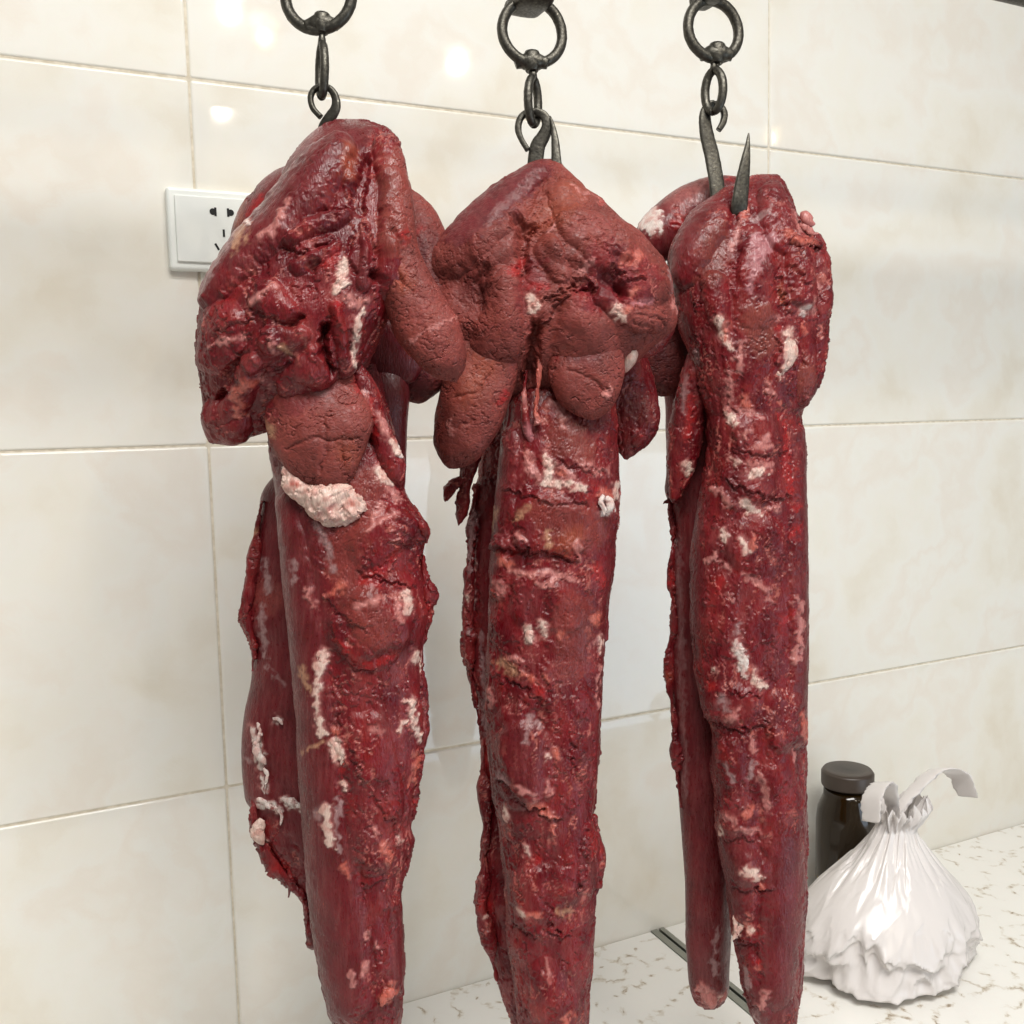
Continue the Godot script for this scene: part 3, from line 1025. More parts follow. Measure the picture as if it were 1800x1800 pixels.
func meat() -> void:
	# how far the three pairs hang from the viewer
	var t1 := rail_depth(560.0)
	var t2 := rail_depth(935.0)
	var t3 := rail_depth(1253.0)
	var gf := "beef tenderloins on the hooks"
	# ---------------------------------------------------------------- left pair
	var b1 := thing("beef_tenderloin", "dark beef mostly hidden behind the left tenderloin, white sinew shreds near its torn tip", "beef", pt(600, 300, t1 + 0.05), gf)
	add_piece("body", b1, hang("590,640,712,-30,6 640,630,716,-26,14 690,600,720,-22,16 760,560,716,-24,18 850,470,712,-24,20 900,455,700,-24,22 960,445,690,-24,24 1010,439,680,-24,24 1060,430,680,-24,24 1100,427,680,-24,24 1135,444,680,-24,24 1200,441,690,-24,24 1250,430,700,-24,24 1320,424,690,-24,24 1400,430,690,-24,24 1425,441,690,-24,24 1460,440,680,-24,23 1500,466,680,-24,22 1550,500,670,-24,21 1590,538,660,-24,20 1640,542,650,-24,18 1665,553,640,-24,14 1690,575,625,-24,8 1700,590,610,-24,1"), t1 + 0.012, "sil", """
		rag | 440,1020,14 432,1100,12
		drk 1 | 690,650,50 700,760,40 705,860,20
		rag | 470,1480,40 520,1560,30
		crk 0.6 | 470,1050,30
		mem | 463,985,5 468,1010,4 472,1040,4
		mem | 459,1065,4 462,1120,5 466,1150,3
		mem 0.6 | 470,1170,2 500,1205,2
		fat | 446,935,7 447,950,5
		wht | 443,1280,3 452,1300,6 455,1330,8 458,1345,5
		wht | 460,1365,4 468,1390,3
		wht | 452,1412,4 480,1414,5 490,1425,4
		wht | 500,1405,5 512,1412,6 522,1418,4
		wht 0.7 | 488,1265,6
		fat | 451,1450,8 455,1470,9 462,1480,6
		mem | 437,1335,4
		red | 500,1515,6 505,1540,5
		""", {"amp": 0.9})  # drk on the upper right paints shade into the colour
	add_piece("head", b1, lobe("570,300,30,-26,12 512,334,44,-26,20 470,374,46,-26,22 447,412,42,-26,20 438,445,32,-26,14 436,470,8,-26,3"), t1 + 0.02, "sil", """
		red | 460,345,5 440,372,7
		brn | 425,360,9 415,395,8
		pit 1.5 | 445,330,3 435,350,2
		""")
	add_piece("flap", b1, lobe("690,330,20,-30,10 720,390,48,-30,18 745,450,52,-30,20 750,540,55,-28,20 742,620,60,-26,18 735,670,46,-26,14 728,700,20,-26,6 726,708,3,-26,1"), t1 + 0.02, "crk", "drk 0.8 | 735,440,60 745,560,60\ndrk 1 | 740,660,60\nsil | 740,680,22\nred | 742,402,7")
	add_piece("cavity_wall", b1, lobe("640,560,40,-10,10 670,600,60,-14,14 690,640,60,-16,12 690,668,40,-16,6 690,676,8,-16,1"), t1 + 0.015, "sil", "drk 1 | 660,620,70")  # drk puts the shade of this hollow into its colour
	add_piece("torn_tip", b1, lobe("520,1500,14,-16,6 515,1530,12,-14,5 510,1560,6,-12,4 507,1578,1.5,-12,1"), t1 + 0.012, "rag", "red | 518,1510,9 512,1545,6", {"wob": 0.5})

	var f1 := thing("beef_tenderloin", "left front beef tenderloin with a big cream fat lump on its side", "beef", pt(600, 220, t1), gf)
	add_piece("body", f1, hang("640,520,660,-6,8 690,480,676,-4,18 770,470,695,0,27 850,482,712,2,30 900,489,737,3,30 930,491,750,3,31 960,493,744,3,31 1000,497,741,3,31 1040,502,749,3,31 1075,507,756,3,31 1110,511,748,3,31 1180,518,741,2,31 1220,521,741,2,31 1260,525,747,2,31 1310,526,745,2,30 1360,529,736,2,30 1400,532,728,2,29 1420,533,732,2,29 1450,535,723,2,28 1480,537,727,2,28 1520,540,718,2,27 1565,544,709,2,26 1650,552,710,2,25 1730,567,711,2,24 1800,583,704,2,22 1860,602,688,1,18 1900,620,665,0,10 1912,635,650,0,1"), t1, "rag", """
		lob 4.5 | 500,890,24 516,1000,32 534,1150,40 546,1300,44 566,1450,48 592,1620,54 610,1760,44
		lob 4 | 640,1300,50 655,1400,56 650,1490,50
		lob 3 | 680,1060,60 660,1130,50
		sil | 490,860,32 520,960,40 532,1080,42 542,1180,38
		sil | 550,1250,42 560,1350,36 570,1450,40 585,1550,48 600,1650,44 605,1760,34
		sil | 700,1600,14 700,1780,14
		mem 0.35 | 480,800,7 493,900,5 507,1030,4 519,1150,4 530,1350,4 540,1500,4 552,1650,4
		crk 0.7 | 640,860,40 600,990,30 660,1110,35
		bmp 3 | 640,1100,60 690,1110,30
		bmp 2.5 | 700,930,25 650,960,35
		lip 2.5 | 690,895,4 735,925,5 748,940,4
		shf 1.31 | 690,955,3 720,960,3 740,948,3
		shf 1.57 | 640,1010,3 670,1015,4 720,1030,3
		shf 1.31 | 575,1050,3 600,1080,4 640,1100,3
		shf 1.57 | 585,1100,4 600,1140,4 620,1172,4 650,1178,3
		shf 1.57 | 620,1310,4 630,1345,4 640,1370,3
		shf 1.05 | 590,1290,3 585,1330,3
		shf 1.31 | 660,1400,3 690,1440,4 700,1480,3
		shf 1.05 | 640,1560,3 680,1545,3 705,1530,3
		red | 700,970,10 680,990,10 655,1010,7
		sal | 600,1030,9 585,1043,6
		red | 640,1020,12 665,1030,8
		red | 592,1124,5 612,1142,7 630,1160,8 645,1168,8
		red | 690,1150,9 665,1160,7
		pnk | 665,1055,7 630,1065,6
		mem | 558,922,5 570,948,7 580,985,5 588,1004,3
		pnk | 668,890,8 655,925,6 690,905,5
		pnk | 680,860,5 700,880,5
		fat | 664,828,7 675,842,7 686,850,4
		fat | 695,838,6
		mem | 522,985,3 528,1020,3
		pnk | 544,1035,3 556,1068,3
		fat | 572,1150,8 566,1168,5 563,1200,3 565,1255,3 570,1285,5
		tan | 541,1170,4 552,1215,3
		tan | 546,1318,3 572,1302,3
		sal | 590,1286,8
		fat | 590,1305,9 597,1330,8
		red | 603,1352,6
		fat | 606,1375,5 610,1385,4
		mem | 572,1425,12
		fat | 580,1418,7 582,1448,6 586,1480,4
		mem | 597,1400,2 597,1440,3 600,1500,2
		fat | 711,1045,8 717,1062,9 714,1076,4
		pnk | 694,1046,5 700,1085,4
		fat | 735,1150,6 732,1165,5
		fat | 721,1232,6 727,1270,5 729,1284,3
		fat | 712,1268,4 703,1284,4
		pnk | 660,1280,7 672,1290,5
		fat | 735,1290,4 738,1302,4
		sal | 735,1325,4 728,1360,4 719,1378,3
		sal | 671,1484,7 680,1500,6 684,1520,3
		red | 670,1505,6
		pnk | 660,1455,5
		sal | 607,1516,5 613,1530,4 619,1540,2
		fat 0.8 | 700,1470,3 706,1480,3
		pnk | 644,1638,3 646,1650,2
		pnk | 660,1660,4 664,1668,3
		pnk | 620,1700,3 624,1725,3
		pnk | 645,1690,3 640,1715,3
		sal | 692,1730,7 685,1748,9 672,1763,7
		""")  # the long grey line down the left edge is painted glare
	add_piece("head", f1, hang("209,592,622,0,1 213,574,655,0,8 222,562,682,1,16 240,540,696,3,22 260,523,702,5,26 290,502,708,8,29 330,486,716,10,32 380,452,724,12,34 420,420,722,14,36 460,388,716,15,38 500,362,706,16,38 550,347,690,16,38 600,342,662,15,37 650,348,640,13,34 690,352,590,10,28 730,356,520,7,22 755,360,480,6,16 770,366,440,5,9 779,376,400,5,1"), t1, "rag", """
		lob 8 | 596,262,30 572,290,42 540,335,48 490,390,42 435,435,36 395,485,28 368,530,18
		lob 7 | 508,428,10 545,402,18 585,388,18 610,378,10
		lob 9 | 678,262,24 686,290,28 693,330,28 695,390,30 698,440,36 708,490,44 730,540,44
		lob 6 | 395,560,36 380,625,36
		lob 5 | 470,520,34 500,545,24
		lob 6 | 440,640,22 425,690,26 400,735,26
		lob 5 | 590,540,12 600,600,14 612,660,16 625,700,14
		lob 4 | 480,600,26 530,590,18
		lob 6 | 570,610,22 545,680,60
		lob 3 | 590,430,12 560,450,14 520,470,14
		lob 3 | 640,400,10 645,450,12 640,500,14
		sil | 620,235,34 560,270,48 530,330,48 480,390,44 435,430,34 395,480,26 368,530,16
		shf 0.52 | 600,262,2 575,280,2 545,312,2
		shf 0.52 | 608,300,2 570,318,2 530,350,2
		shf 0.45 | 590,330,2 560,345,2 520,372,2
		crk | 690,300,26 700,370,30 690,430,30
		mem | 497,318,4 470,355,7 430,405,11 400,445,15 378,485,12 362,520,8
		mem 0.5 | 360,560,8 352,600,6
		tan | 446,408,7 436,428,10 428,450,8
		wht | 450,406,5
		pnk | 470,428,4 500,405,4 520,365,3
		pit 4 | 645,275,5 640,305,8 632,335,11 628,352,12 634,372,8
		brn | 618,270,12 612,310,12
		bmp 2.5 | 616,275,8 610,315,9
		pit 1 | 602,378,3 580,397,4
		shf 1.88 | 500,436,3 535,440,4 580,424,3
		pit 2.5 | 620,420,3 610,450,3 625,480,3
		pit 2 | 640,400,3 655,440,3 650,465,3
		pit 2 | 680,410,3 690,450,3
		red | 585,450,9 574,468,9 590,440,7
		fat | 604,458,7 604,478,10 600,496,10 590,515,5
		pnk | 612,522,9 630,534,11 645,530,7
		fat | 640,545,5 628,565,6 622,600,5 618,640,4
		red | 596,530,7 592,555,5
		pnk | 488,503,4 470,518,5 448,533,6
		red | 703,412,9 690,425,6
		pit 6 | 655,482,6 662,490,5
		pit 5 | 528,558,5 516,572,6
		pit 10 | 573,572,5 568,600,7 572,625,6 582,650,4
		pit 5 | 545,468,7 555,462,6
		shf 1.88 | 470,560,4 462,590,6 455,620,4
		shf 1.88 | 400,655,4 425,615,5
		pit 5 | 395,690,5 375,712,6 360,725,5
		shf 1.88 | 445,652,3 470,642,4 505,640,4
		shf 1.50 | 395,585,3 445,558,3
		shf 1.50 | 475,600,3 512,620,3
		pnk | 478,595,4 485,615,5
		tan | 500,610,6 510,618,5
		sal | 435,668,9 420,688,9 445,672,7
		sal | 425,700,6 424,728,7 430,735,5
		pnk | 455,660,4 462,672,3
		pnk | 380,610,3 400,600,3 430,590,3
		""", {"square": 2.4})  # grey band along the left shoulder edge is painted sheen
	add_piece("right_lobe", f1, lobe("688,285,16,22,5 694,330,29,29,9 697,385,34,31,13 699,440,37,30,15 710,495,46,30,16 735,548,53,30,16 761,597,53,30,16 783,634,41,29,13 794,656,25,28,8 800,668,8,28,3 802,672,2,28,1"), t1, "crk", """
		brn | 680,280,20 690,340,16
		red | 703,412,9 690,425,6
		brn | 690,470,20 710,500,20
		rag | 665,490,20
		pit 3 | 655,478,6 665,492,6
		pit 2 | 690,470,3 710,500,2
		sal 0.8 | 700,610,2 712,625,3
		pnk 0.6 | 720,600,2 760,575,2 800,560,2
		""")
	add_piece("tongue", f1, lobe("588,580,12,18,5 578,620,40,22,9 564,662,70,25,12 557,715,92,28,14 565,765,92,30,14 576,803,76,30,12 590,834,50,31,9 600,852,26,31,5 605,858,4,31,1"), t1, "crk", """
		sil 0.7 | 560,660,40 520,700,30
		mem 0.5 | 562,685,9 580,705,8
		brn | 610,795,28
		pit 1.5 | 500,790,2 550,770,2 590,775,2 630,770,2
		pit 1.5 | 570,740,2 575,790,2 560,830,2
		pit 1.5 | 600,780,2 605,820,2
		red | 620,640,5 630,690,5
		tan | 475,760,9 462,745,7
		rag | 470,720,16
		""", {"wob": 1.6})  # grey spot near the top is glare painted on
	add_piece("side_strip", f1, lobe("612,600,12,20,6 628,650,20,20,10 648,710,26,18,13 672,770,26,16,14 688,820,24,15,12 696,850,16,14,8 700,868,3,14,1"), t1, "rag", """
		pnk | 668,735,10 682,765,8
		fat | 690,775,5 698,792,6 702,802,5
		pnk | 640,690,4 655,740,4
		red | 650,700,5 660,780,5
		""")
	add_piece("torn_corner", f1, lobe("430,690,30,18,8 405,730,48,16,16 385,755,40,14,14 372,772,16,12,6 368,778,2,12,1"), t1, "rag", "sal | 424,722,7\npit 3 | 400,735,4 380,745,4")
	add_piece("fat_lump", f1, lobe("500,818,6,30,3 514,842,19,31,6 542,864,27,31,8 575,884,35,31,9 608,893,32,31,8 634,892,20,30,6 648,888,5,29,1"), t1, "rag", """
		fat 1 | 500,825,40 560,870,60 640,890,50
		sal | 518,850,7
		sal 0.6 | 618,885,9
		pnk 0.6 | 560,905,6 590,890,5
		""", {"wob": 3.0, "amp": 1.3, "step": 1.6, "lumpy": 1.6})
	add_piece("fat_patch", f1, lobe("603,450,3,40,2 606,466,9,43,4 608,484,13,44,5 600,502,11,44,4 590,518,5,42,2 587,524,1,41,1"), t1, "sil", "fat | 606,460,20 600,500,20 590,520,10\nred | 590,522,5", {"wob": 1.0, "step": 1.5})
	add_piece("fat_patch", f1, lobe("600,520,3,38,2 612,522,9,41,3 630,532,11,42,4 645,532,6,41,2 650,530,1,40,1"), t1, "sil", "pnk | 612,522,20 640,532,20\nfat | 630,540,5 645,534,5", {"wob": 1.4, "step": 1.5})
	add_piece("torn_edge", f1, lobe("722,905,10,20,5 740,925,14,18,7 747,940,10,16,5 750,955,2,15,1"), t1, "rag", "red | 740,930,12", {"wob": 1.0})

	# ---------------------------------------------------------------- middle pair
	var b2 := thing("beef_tenderloin", "dark beef behind the middle tenderloin, showing as a thin ragged strip on its left", "beef", pt(900, 330, t2 + 0.05), gf)
	add_piece("body", b2, hang("620,830,1060,-24,6 700,842,1076,-24,16 800,842,1082,-24,20 860,833,1080,-24,22 900,829,1075,-24,22 960,826,1070,-24,22 1000,825,1060,-24,22 1050,820,1050,-24,22 1100,821,1050,-24,22 1150,818,1050,-24,22 1190,824,1040,-24,22 1240,838,1030,-24,22 1300,842,1030,-24,22 1350,846,1020,-24,22 1400,848,1020,-24,22 1500,850,1010,-24,21 1545,850,1000,-24,20 1575,840,1000,-24,20 1595,836,1000,-24,20 1620,846,1000,-24,19 1640,858,990,-24,18 1700,864,985,-24,17 1760,884,975,-24,14 1800,900,965,-24,11 1840,915,950,-24,7 1862,930,940,-24,1"), t2 + 0.012, "rag", """
		sil | 855,860,14 850,1000,12 850,1100,10
		mem | 838,900,3 832,980,4 828,1040,4 826,1080,3
		fat 0.7 | 824,1055,4 830,985,3
		mem | 842,1110,3 850,1200,4 852,1300,3
		pnk | 860,1210,5 863,1240,5
		red | 850,1300,6 855,1400,6
		red | 848,1560,8 858,1600,8
		fat 0.7 | 855,1615,3
		""", {"amp": 0.9})
	add_piece("torn_strip", b2, lobe("835,790,14,-16,5 825,820,17,-14,6 815,860,13,-13,6 812,895,12,-13,5 808,915,6,-13,3 806,924,1,-13,1"), t2, "rag", "drk 0.4 | 815,850,30", {"wob": 1.2})
	add_piece("torn_strip", b2, lobe("826,838,8,-12,4 800,850,12,-12,5 790,862,11,-12,5 784,878,5,-12,3 782,882,1,-12,1"), t2, "rag", "drk 0.4 | 795,860,16", {"wob": 1.0})
	add_piece("flap", b2, lobe("1080,560,30,-26,10 1095,640,46,-26,16 1108,700,48,-26,16 1115,735,46,-25,15 1110,770,34,-25,12 1103,795,16,-25,7 1100,808,3,-25,1"), t2 + 0.012, "rag", "drk 0.6 | 1110,720,40\nred | 1125,760,7")

	var f2 := thing("beef_tenderloin", "middle front beef tenderloin with a broad brown cracked head and long hanging tongue", "beef", pt(950, 290, t2), gf)
	add_piece("body", f2, hang("600,900,1070,-6,8 660,888,1080,-4,22 720,885,1085,0,28 780,880,1088,2,30 870,870,1090,3,31 920,866,1087,3,31 955,864,1084,3,31 1000,860,1082,3,31 1030,858,1076,3,31 1070,857,1069,3,31 1130,855,1065,3,31 1200,853,1061,3,31 1280,855,1057,3,30 1360,860,1051,3,30 1420,868,1047,3,29 1450,874,1046,3,29 1480,879,1054,3,28 1500,881,1056,3,28 1530,886,1057,3,28 1560,888,1052,3,27 1650,890,1045,3,26 1700,896,1041,3,25 1760,904,1036,3,24 1800,910,1033,3,22 1850,922,1025,2,18 1885,940,1005,1,10 1896,955,985,1,1"), t2, "rag", """
		lob 3 | 892,770,20 884,900,22 876,1040,18
		lob 3.5 | 905,1280,44 912,1380,44
		lob 3 | 1010,1250,50 1005,1400,50 1000,1560,44
		lob 3 | 930,1560,40 925,1600,30
		lob 3.5 | 960,1720,36 975,1800,40
		sil | 892,800,20 880,900,18 872,1000,12
		sil | 1080,790,9 1078,950,7 1058,1150,8 1052,1300,8
		crk 0.8 | 1000,770,40 1030,800,25
		crk 0.7 | 1030,930,40 960,900,30
		crk 0.6 | 1010,1080,40 1000,1170,30
		sil 0.7 | 905,1300,30 915,1420,24
		bmp 3 | 950,920,50 1000,930,40
		bmp 2.5 | 950,1060,50 1000,1080,30
		bmp 3 | 920,1310,40 940,1380,30
		bmp 2.5 | 960,1570,50
		lip 3 | 880,955,3 915,952,4
		shf 2.62 | 882,965,5 920,968,8 955,972,6 1010,984,3
		shf 1.57 | 900,865,2 960,880,3 1020,885,2
		shf 1.31 | 985,810,3 1010,822,3 1060,830,3
		shf 1.57 | 870,1190,3 915,1205,4 955,1235,4
		shf 1.57 | 955,1180,4 965,1215,4
		shf 2.10 | 885,1370,3 935,1418,4 975,1438,3
		shf 1.57 | 1005,1300,3 1010,1360,3
		shf 1.84 | 905,1622,4 940,1642,4
		shf 1.84 | 967,1600,4 970,1640,4 1000,1640,3
		shf 1.31 | 1030,1450,3 1020,1560,3
		pnk | 965,705,7 985,715,8 992,735,7 990,750,4
		pnk | 928,800,7 930,825,9 945,838,7
		fat | 958,800,5 968,820,6 962,845,7 975,855,5
		pnk | 985,825,7 1005,835,7 1000,850,6 1025,858,5
		fat | 955,850,6 1002,850,5 1025,860,4
		sal | 985,830,7
		pnk | 1020,815,6 1040,818,5
		pnk | 1050,830,6 1068,828,5
		red | 1050,862,12
		sal | 1060,865,8 1075,872,6
		wht | 1066,882,7 1072,895,7 1058,900,5
		fat | 1083,850,4 1085,875,4
		tan | 963,935,5 962,958,5
		tan | 872,895,7 868,925,6
		brn | 990,960,20 1010,940,20
		pnk | 1012,952,6 1016,975,6 1020,985,4
		pnk | 912,940,6 925,947,4
		tan | 915,910,6 930,890,4
		sal | 885,985,8 897,995,7
		red | 905,970,6 880,975,6
		pnk | 900,1005,5 935,1012,5 960,1005,5 985,1012,5 1010,1020,4
		pnk | 945,1025,3 965,1030,4 975,1015,4
		red | 1048,1000,8 1055,1020,9
		pnk | 880,1025,6 886,1042,5
		mem | 858,1065,4 853,1110,5 848,1150,4
		fat | 926,1105,7 932,1122,8 940,1127,5
		fat | 953,1098,6 958,1115,6
		sal | 984,1112,5 988,1124,4
		sal | 1042,1095,6 1050,1080,5
		fat | 1055,1120,3 1054,1145,4
		pnk | 1052,1170,2 1048,1240,2
		tan | 878,1165,9 905,1182,8
		pnk | 895,1155,4 915,1163,4
		sal | 920,1185,5 938,1195,5
		red | 940,1200,6 953,1222,7
		sal | 960,1190,6
		pnk | 861,1212,4 863,1240,4
		mem | 930,1258,4 932,1275,3 927,1295,3
		mem | 943,1270,3 948,1285,2
		fat | 963,1328,3
		sal | 975,1320,6 980,1332,4
		mem | 880,1355,3 905,1378,3
		pnk | 915,1378,4 940,1395,4
		sal | 940,1412,7 960,1424,7 972,1436,5
		pnk | 965,1390,4 962,1370,3
		sal | 970,1450,2 974,1470,2
		fat | 888,1420,5 893,1438,5
		red | 1036,1480,5 1040,1500,5
		fat 0.8 | 923,1490,4 928,1505,3
		red | 945,1510,7
		sal | 950,1602,4 930,1604,5
		fat | 915,1592,3 925,1603,4
		tan | 990,1604,7 1000,1600,5
		tan | 978,1596,4
		red | 935,1615,7
		pnk | 960,1690,3 965,1720,3
		sal | 1000,1780,6 990,1790,5
		red | 970,1720,6
		""")
	add_piece("head", f2, hang("279,954,974,2,1 283,938,986,2,7 292,918,994,3,14 310,890,1008,5,20 335,860,1030,8,25 365,824,1058,10,29 395,796,1094,12,32 420,776,1128,13,34 455,758,1164,14,36 490,752,1180,14,37 530,752,1187,14,37 560,756,1191,14,36 585,764,1180,13,34 620,790,1140,11,30 660,820,1095,8,22 690,850,1070,5,12 700,870,1050,4,1"), t2, "crk", """
		lob 6 | 940,310,24 890,360,46 835,405,46 785,455,36
		lob 7 | 985,330,30 1030,390,56 1090,440,56 1135,500,46
		lob 6 | 885,500,34 880,560,40 870,610,44
		lob 6 | 1012,530,26 1030,600,58 1036,660,56
		lob 4 | 960,440,24 985,480,20
		lob 5 | 1060,520,20 1120,555,30 1150,560,26
		sil | 950,300,22 900,340,32 850,380,30 810,420,24
		mem 0.4 | 955,300,3 900,360,5 870,390,4
		mem 0.5 | 880,370,3 860,410,2
		brn | 1000,350,40 960,390,40
		pit 1.6 | 965,295,2 935,320,2 910,345,2
		pit 1.8 | 985,300,2 955,325,2 930,345,2
		pit 1.8 | 995,318,3 975,325,3
		pnk 0.7 | 1002,338,2 1015,350,2 1045,360,2 1052,372,2
		red | 1050,368,5
		pit 6 | 908,392,7 920,404,9 934,402,7
		shf 2.25 | 985,390,4 960,402,4 935,408,4
		pit 5 | 918,415,9 916,445,8 920,480,6
		pnk | 962,412,2 975,405,2
		bmp 3 | 860,440,30 900,420,20
		bmp 4 | 1000,420,40 1060,440,40
		rag | 1060,470,30 1110,500,40 1040,520,30
		rag 0.7 | 940,480,25 930,530,20
		shf 1.88 | 1080,455,3 1062,450,4 1042,436,3
		shf 1.88 | 1068,476,3 1098,494,4 1118,490,3
		shf 2.25 | 1010,486,4 1042,500,4
		shf 2.25 | 955,528,4 980,515,4 1008,503,5
		shf 1.50 | 1085,500,3 1092,528,3
		sal | 1090,465,10 1110,460,8
		sal | 1112,515,7
		pnk | 1020,475,4 1040,465,3
		mem | 1170,480,4 1180,510,4
		fat | 933,522,7 942,540,8 935,545,6
		sal | 950,530,9
		red | 960,505,5 930,500,5
		fat | 1080,545,9 1090,555,8
		sal | 1098,548,7
		mau | 1110,535,5 1140,530,4
		pnk | 1185,530,5 1190,545,4
		pit 1.6 | 1115,545,1.5 1150,545,1.5 1175,560,1.5
		pit 1.6 | 1115,555,1.5 1145,558,1.5 1165,570,1.5
		pit 1.4 | 1110,567,1.5 1140,572,1.5
		pit 4 | 1005,505,8 1040,512,6
		pit 5 | 1092,520,7 1085,505,6
		pit 4 | 1075,462,6 1095,470,5
		shf 2.5 | 960,560,3 990,520,3 1030,505,3
		pit 3 | 855,470,5 835,500,6 845,540,6
		pit 10 | 942,575,7 936,615,9 930,668,11
		red | 920,450,5 900,480,6
		drk 0.5 | 830,500,40
		pit 4 | 810,495,24 832,520,28
		""", {"square": 2.4})  # drk over the left basin is its shade, painted in
	add_piece("tongue", f2, lobe("880,515,20,18,6 872,560,46,23,11 860,610,58,27,14 843,670,62,28,15 826,726,58,28,15 809,773,50,28,12 798,800,38,27,9 791,818,16,27,4 788,823,2,27,1"), t2, "crk", """
		mem | 856,598,7 858,612,8
		brn | 850,640,40 820,700,30
		red | 890,690,5 880,705,5
		pnk 0.6 | 790,740,2 795,770,2
		pit 1.5 | 860,660,2 840,690,2 800,700,2
		pit 1.5 | 830,740,2 800,750,2
		""")
	add_piece("right_lobe", f2, lobe("1018,545,26,20,6 1022,582,56,27,11 1027,620,67,31,13 1031,658,67,32,14 1037,693,55,32,12 1043,717,36,32,8 1048,732,14,31,4 1050,736,2,31,1"), t2, "crk", """
		sil 0.6 | 1030,600,40
		red | 962,600,5 965,620,5
		red | 975,625,5
		pit 1.6 | 1000,650,2 1030,660,2 1070,690,2
		pit 1.6 | 985,545,2 1010,560,2 1040,580,2
		pnk | 1075,680,3 1066,695,3
		""", {"wob": 1.6})
	add_piece("sinew_roll", f2, lobe("1118,592,8,22,4 1110,610,13,24,6 1106,630,12,24,6 1098,645,9,22,4 1092,655,2,21,1"), t2, "sil", "fat | 1118,590,20 1105,630,30 1092,655,20", {"wob": 1.0, "step": 1.6})
	add_piece("side_flap", f2, lobe("1150,540,24,10,8 1152,570,36,10,12 1140,600,30,9,10 1128,620,16,8,6 1124,630,2,8,1"), t2, "rag", "pnk | 1150,598,14\nmem | 1125,610,8\nfat | 1178,575,5")
	add_piece("meat_strand", f2, lobe("948,560,5,30,3 950,600,6,31,3 948,640,8,32,4 945,690,6,32,3 940,725,6,32,3 945,742,7,32,3 938,748,1,32,1"), t2, "rag", "sal 0.8 | 948,640,20 945,740,20\npnk | 940,740,8", {"wob": 0.5, "step": 1.6})
	add_piece("meat_strand", f2, lobe("925,650,6,26,3 922,700,6,27,3 926,750,8,27,4 935,775,7,26,3 940,788,1,25,1"), t2, "rag", "pnk 0.8 | 923,700,16\nmau | 930,760,20", {"wob": 0.5, "step": 1.6})

	# ---------------------------------------------------------------- right pair
	var b3 := thing("beef_tenderloin", "right rear beef tenderloin with white sinew shoulder patch and pale blunt lower end", "beef", pt(1240, 330, t3 + 0.05), gf)
	add_piece("head", b3, lobe("1305,330,22,-20,10 1270,345,40,-22,16 1225,370,50,-24,20 1180,400,48,-24,22 1150,430,40,-24,18 1140,460,20,-24,8 1138,470,2,-24,1"), t3 + 0.015, "sil", """
		pnk 0.5 | 1240,330,30 1190,350,20
		wht | 1150,380,14 1135,395,12 1150,400,14
		drk 0.5 | 1165,425,7
		rag | 1200,385,20
		red | 1180,395,6 1200,385,6
		red | 1285,312,6
		""")
	add_piece("body", b3, hang("400,1170,1300,-24,6 480,1172,1330,-26,16 560,1150,1330,-26,20 620,1140,1330,-26,20 690,1166,1340,-24,20 760,1170,1340,-24,22 830,1171,1330,-24,22 860,1168,1330,-24,22 885,1176,1330,-24,22 950,1184,1330,-24,22 985,1176,1330,-24,22 1020,1176,1330,-24,22 1060,1182,1330,-24,22 1120,1178,1325,-24,22 1180,1172,1320,-24,22 1210,1178,1320,-24,22 1300,1187,1310,-24,22 1370,1190,1305,-24,22 1450,1196,1300,-24,22 1550,1204,1292,-24,22 1650,1205,1286,-24,21 1690,1207,1283,-24,20 1730,1211,1282,-24,18 1755,1217,1276,-24,13 1768,1224,1268,-24,8 1775,1238,1256,-24,1"), t3 + 0.012, "sil", """
		rag | 1180,800,14 1176,1000,8
		rag | 1240,1760,30
		bmp 2 | 1265,1740,8
		mem 0.3 | 1192,940,5 1195,1100,6 1200,1250,5 1205,1400,4
		red | 1177,1020,4 1178,1040,3
		fat 0.7 | 1178,898,3
		mem | 1262,1630,3 1256,1660,3 1258,1680,3
		mem | 1255,1690,4 1258,1715,4
		pnk | 1235,1733,6 1250,1752,10 1240,1762,8
		pnk | 1225,1738,4 1240,1735,3
		fat 0.8 | 1265,1752,6
		""")
	add_piece("flap", b3, lobe("1160,560,34,-20,10 1160,600,50,-20,16 1165,640,50,-20,16 1160,672,40,-20,12 1155,690,16,-20,5 1153,695,2,-20,1"), t3, "crk", "drk 1 | 1160,600,70 1160,660,60")

	var f3 := thing("beef_tenderloin", "right front beef tenderloin pierced by the bare hook point, mauve skin patch on its head", "beef", pt(1310, 320, t3), gf)
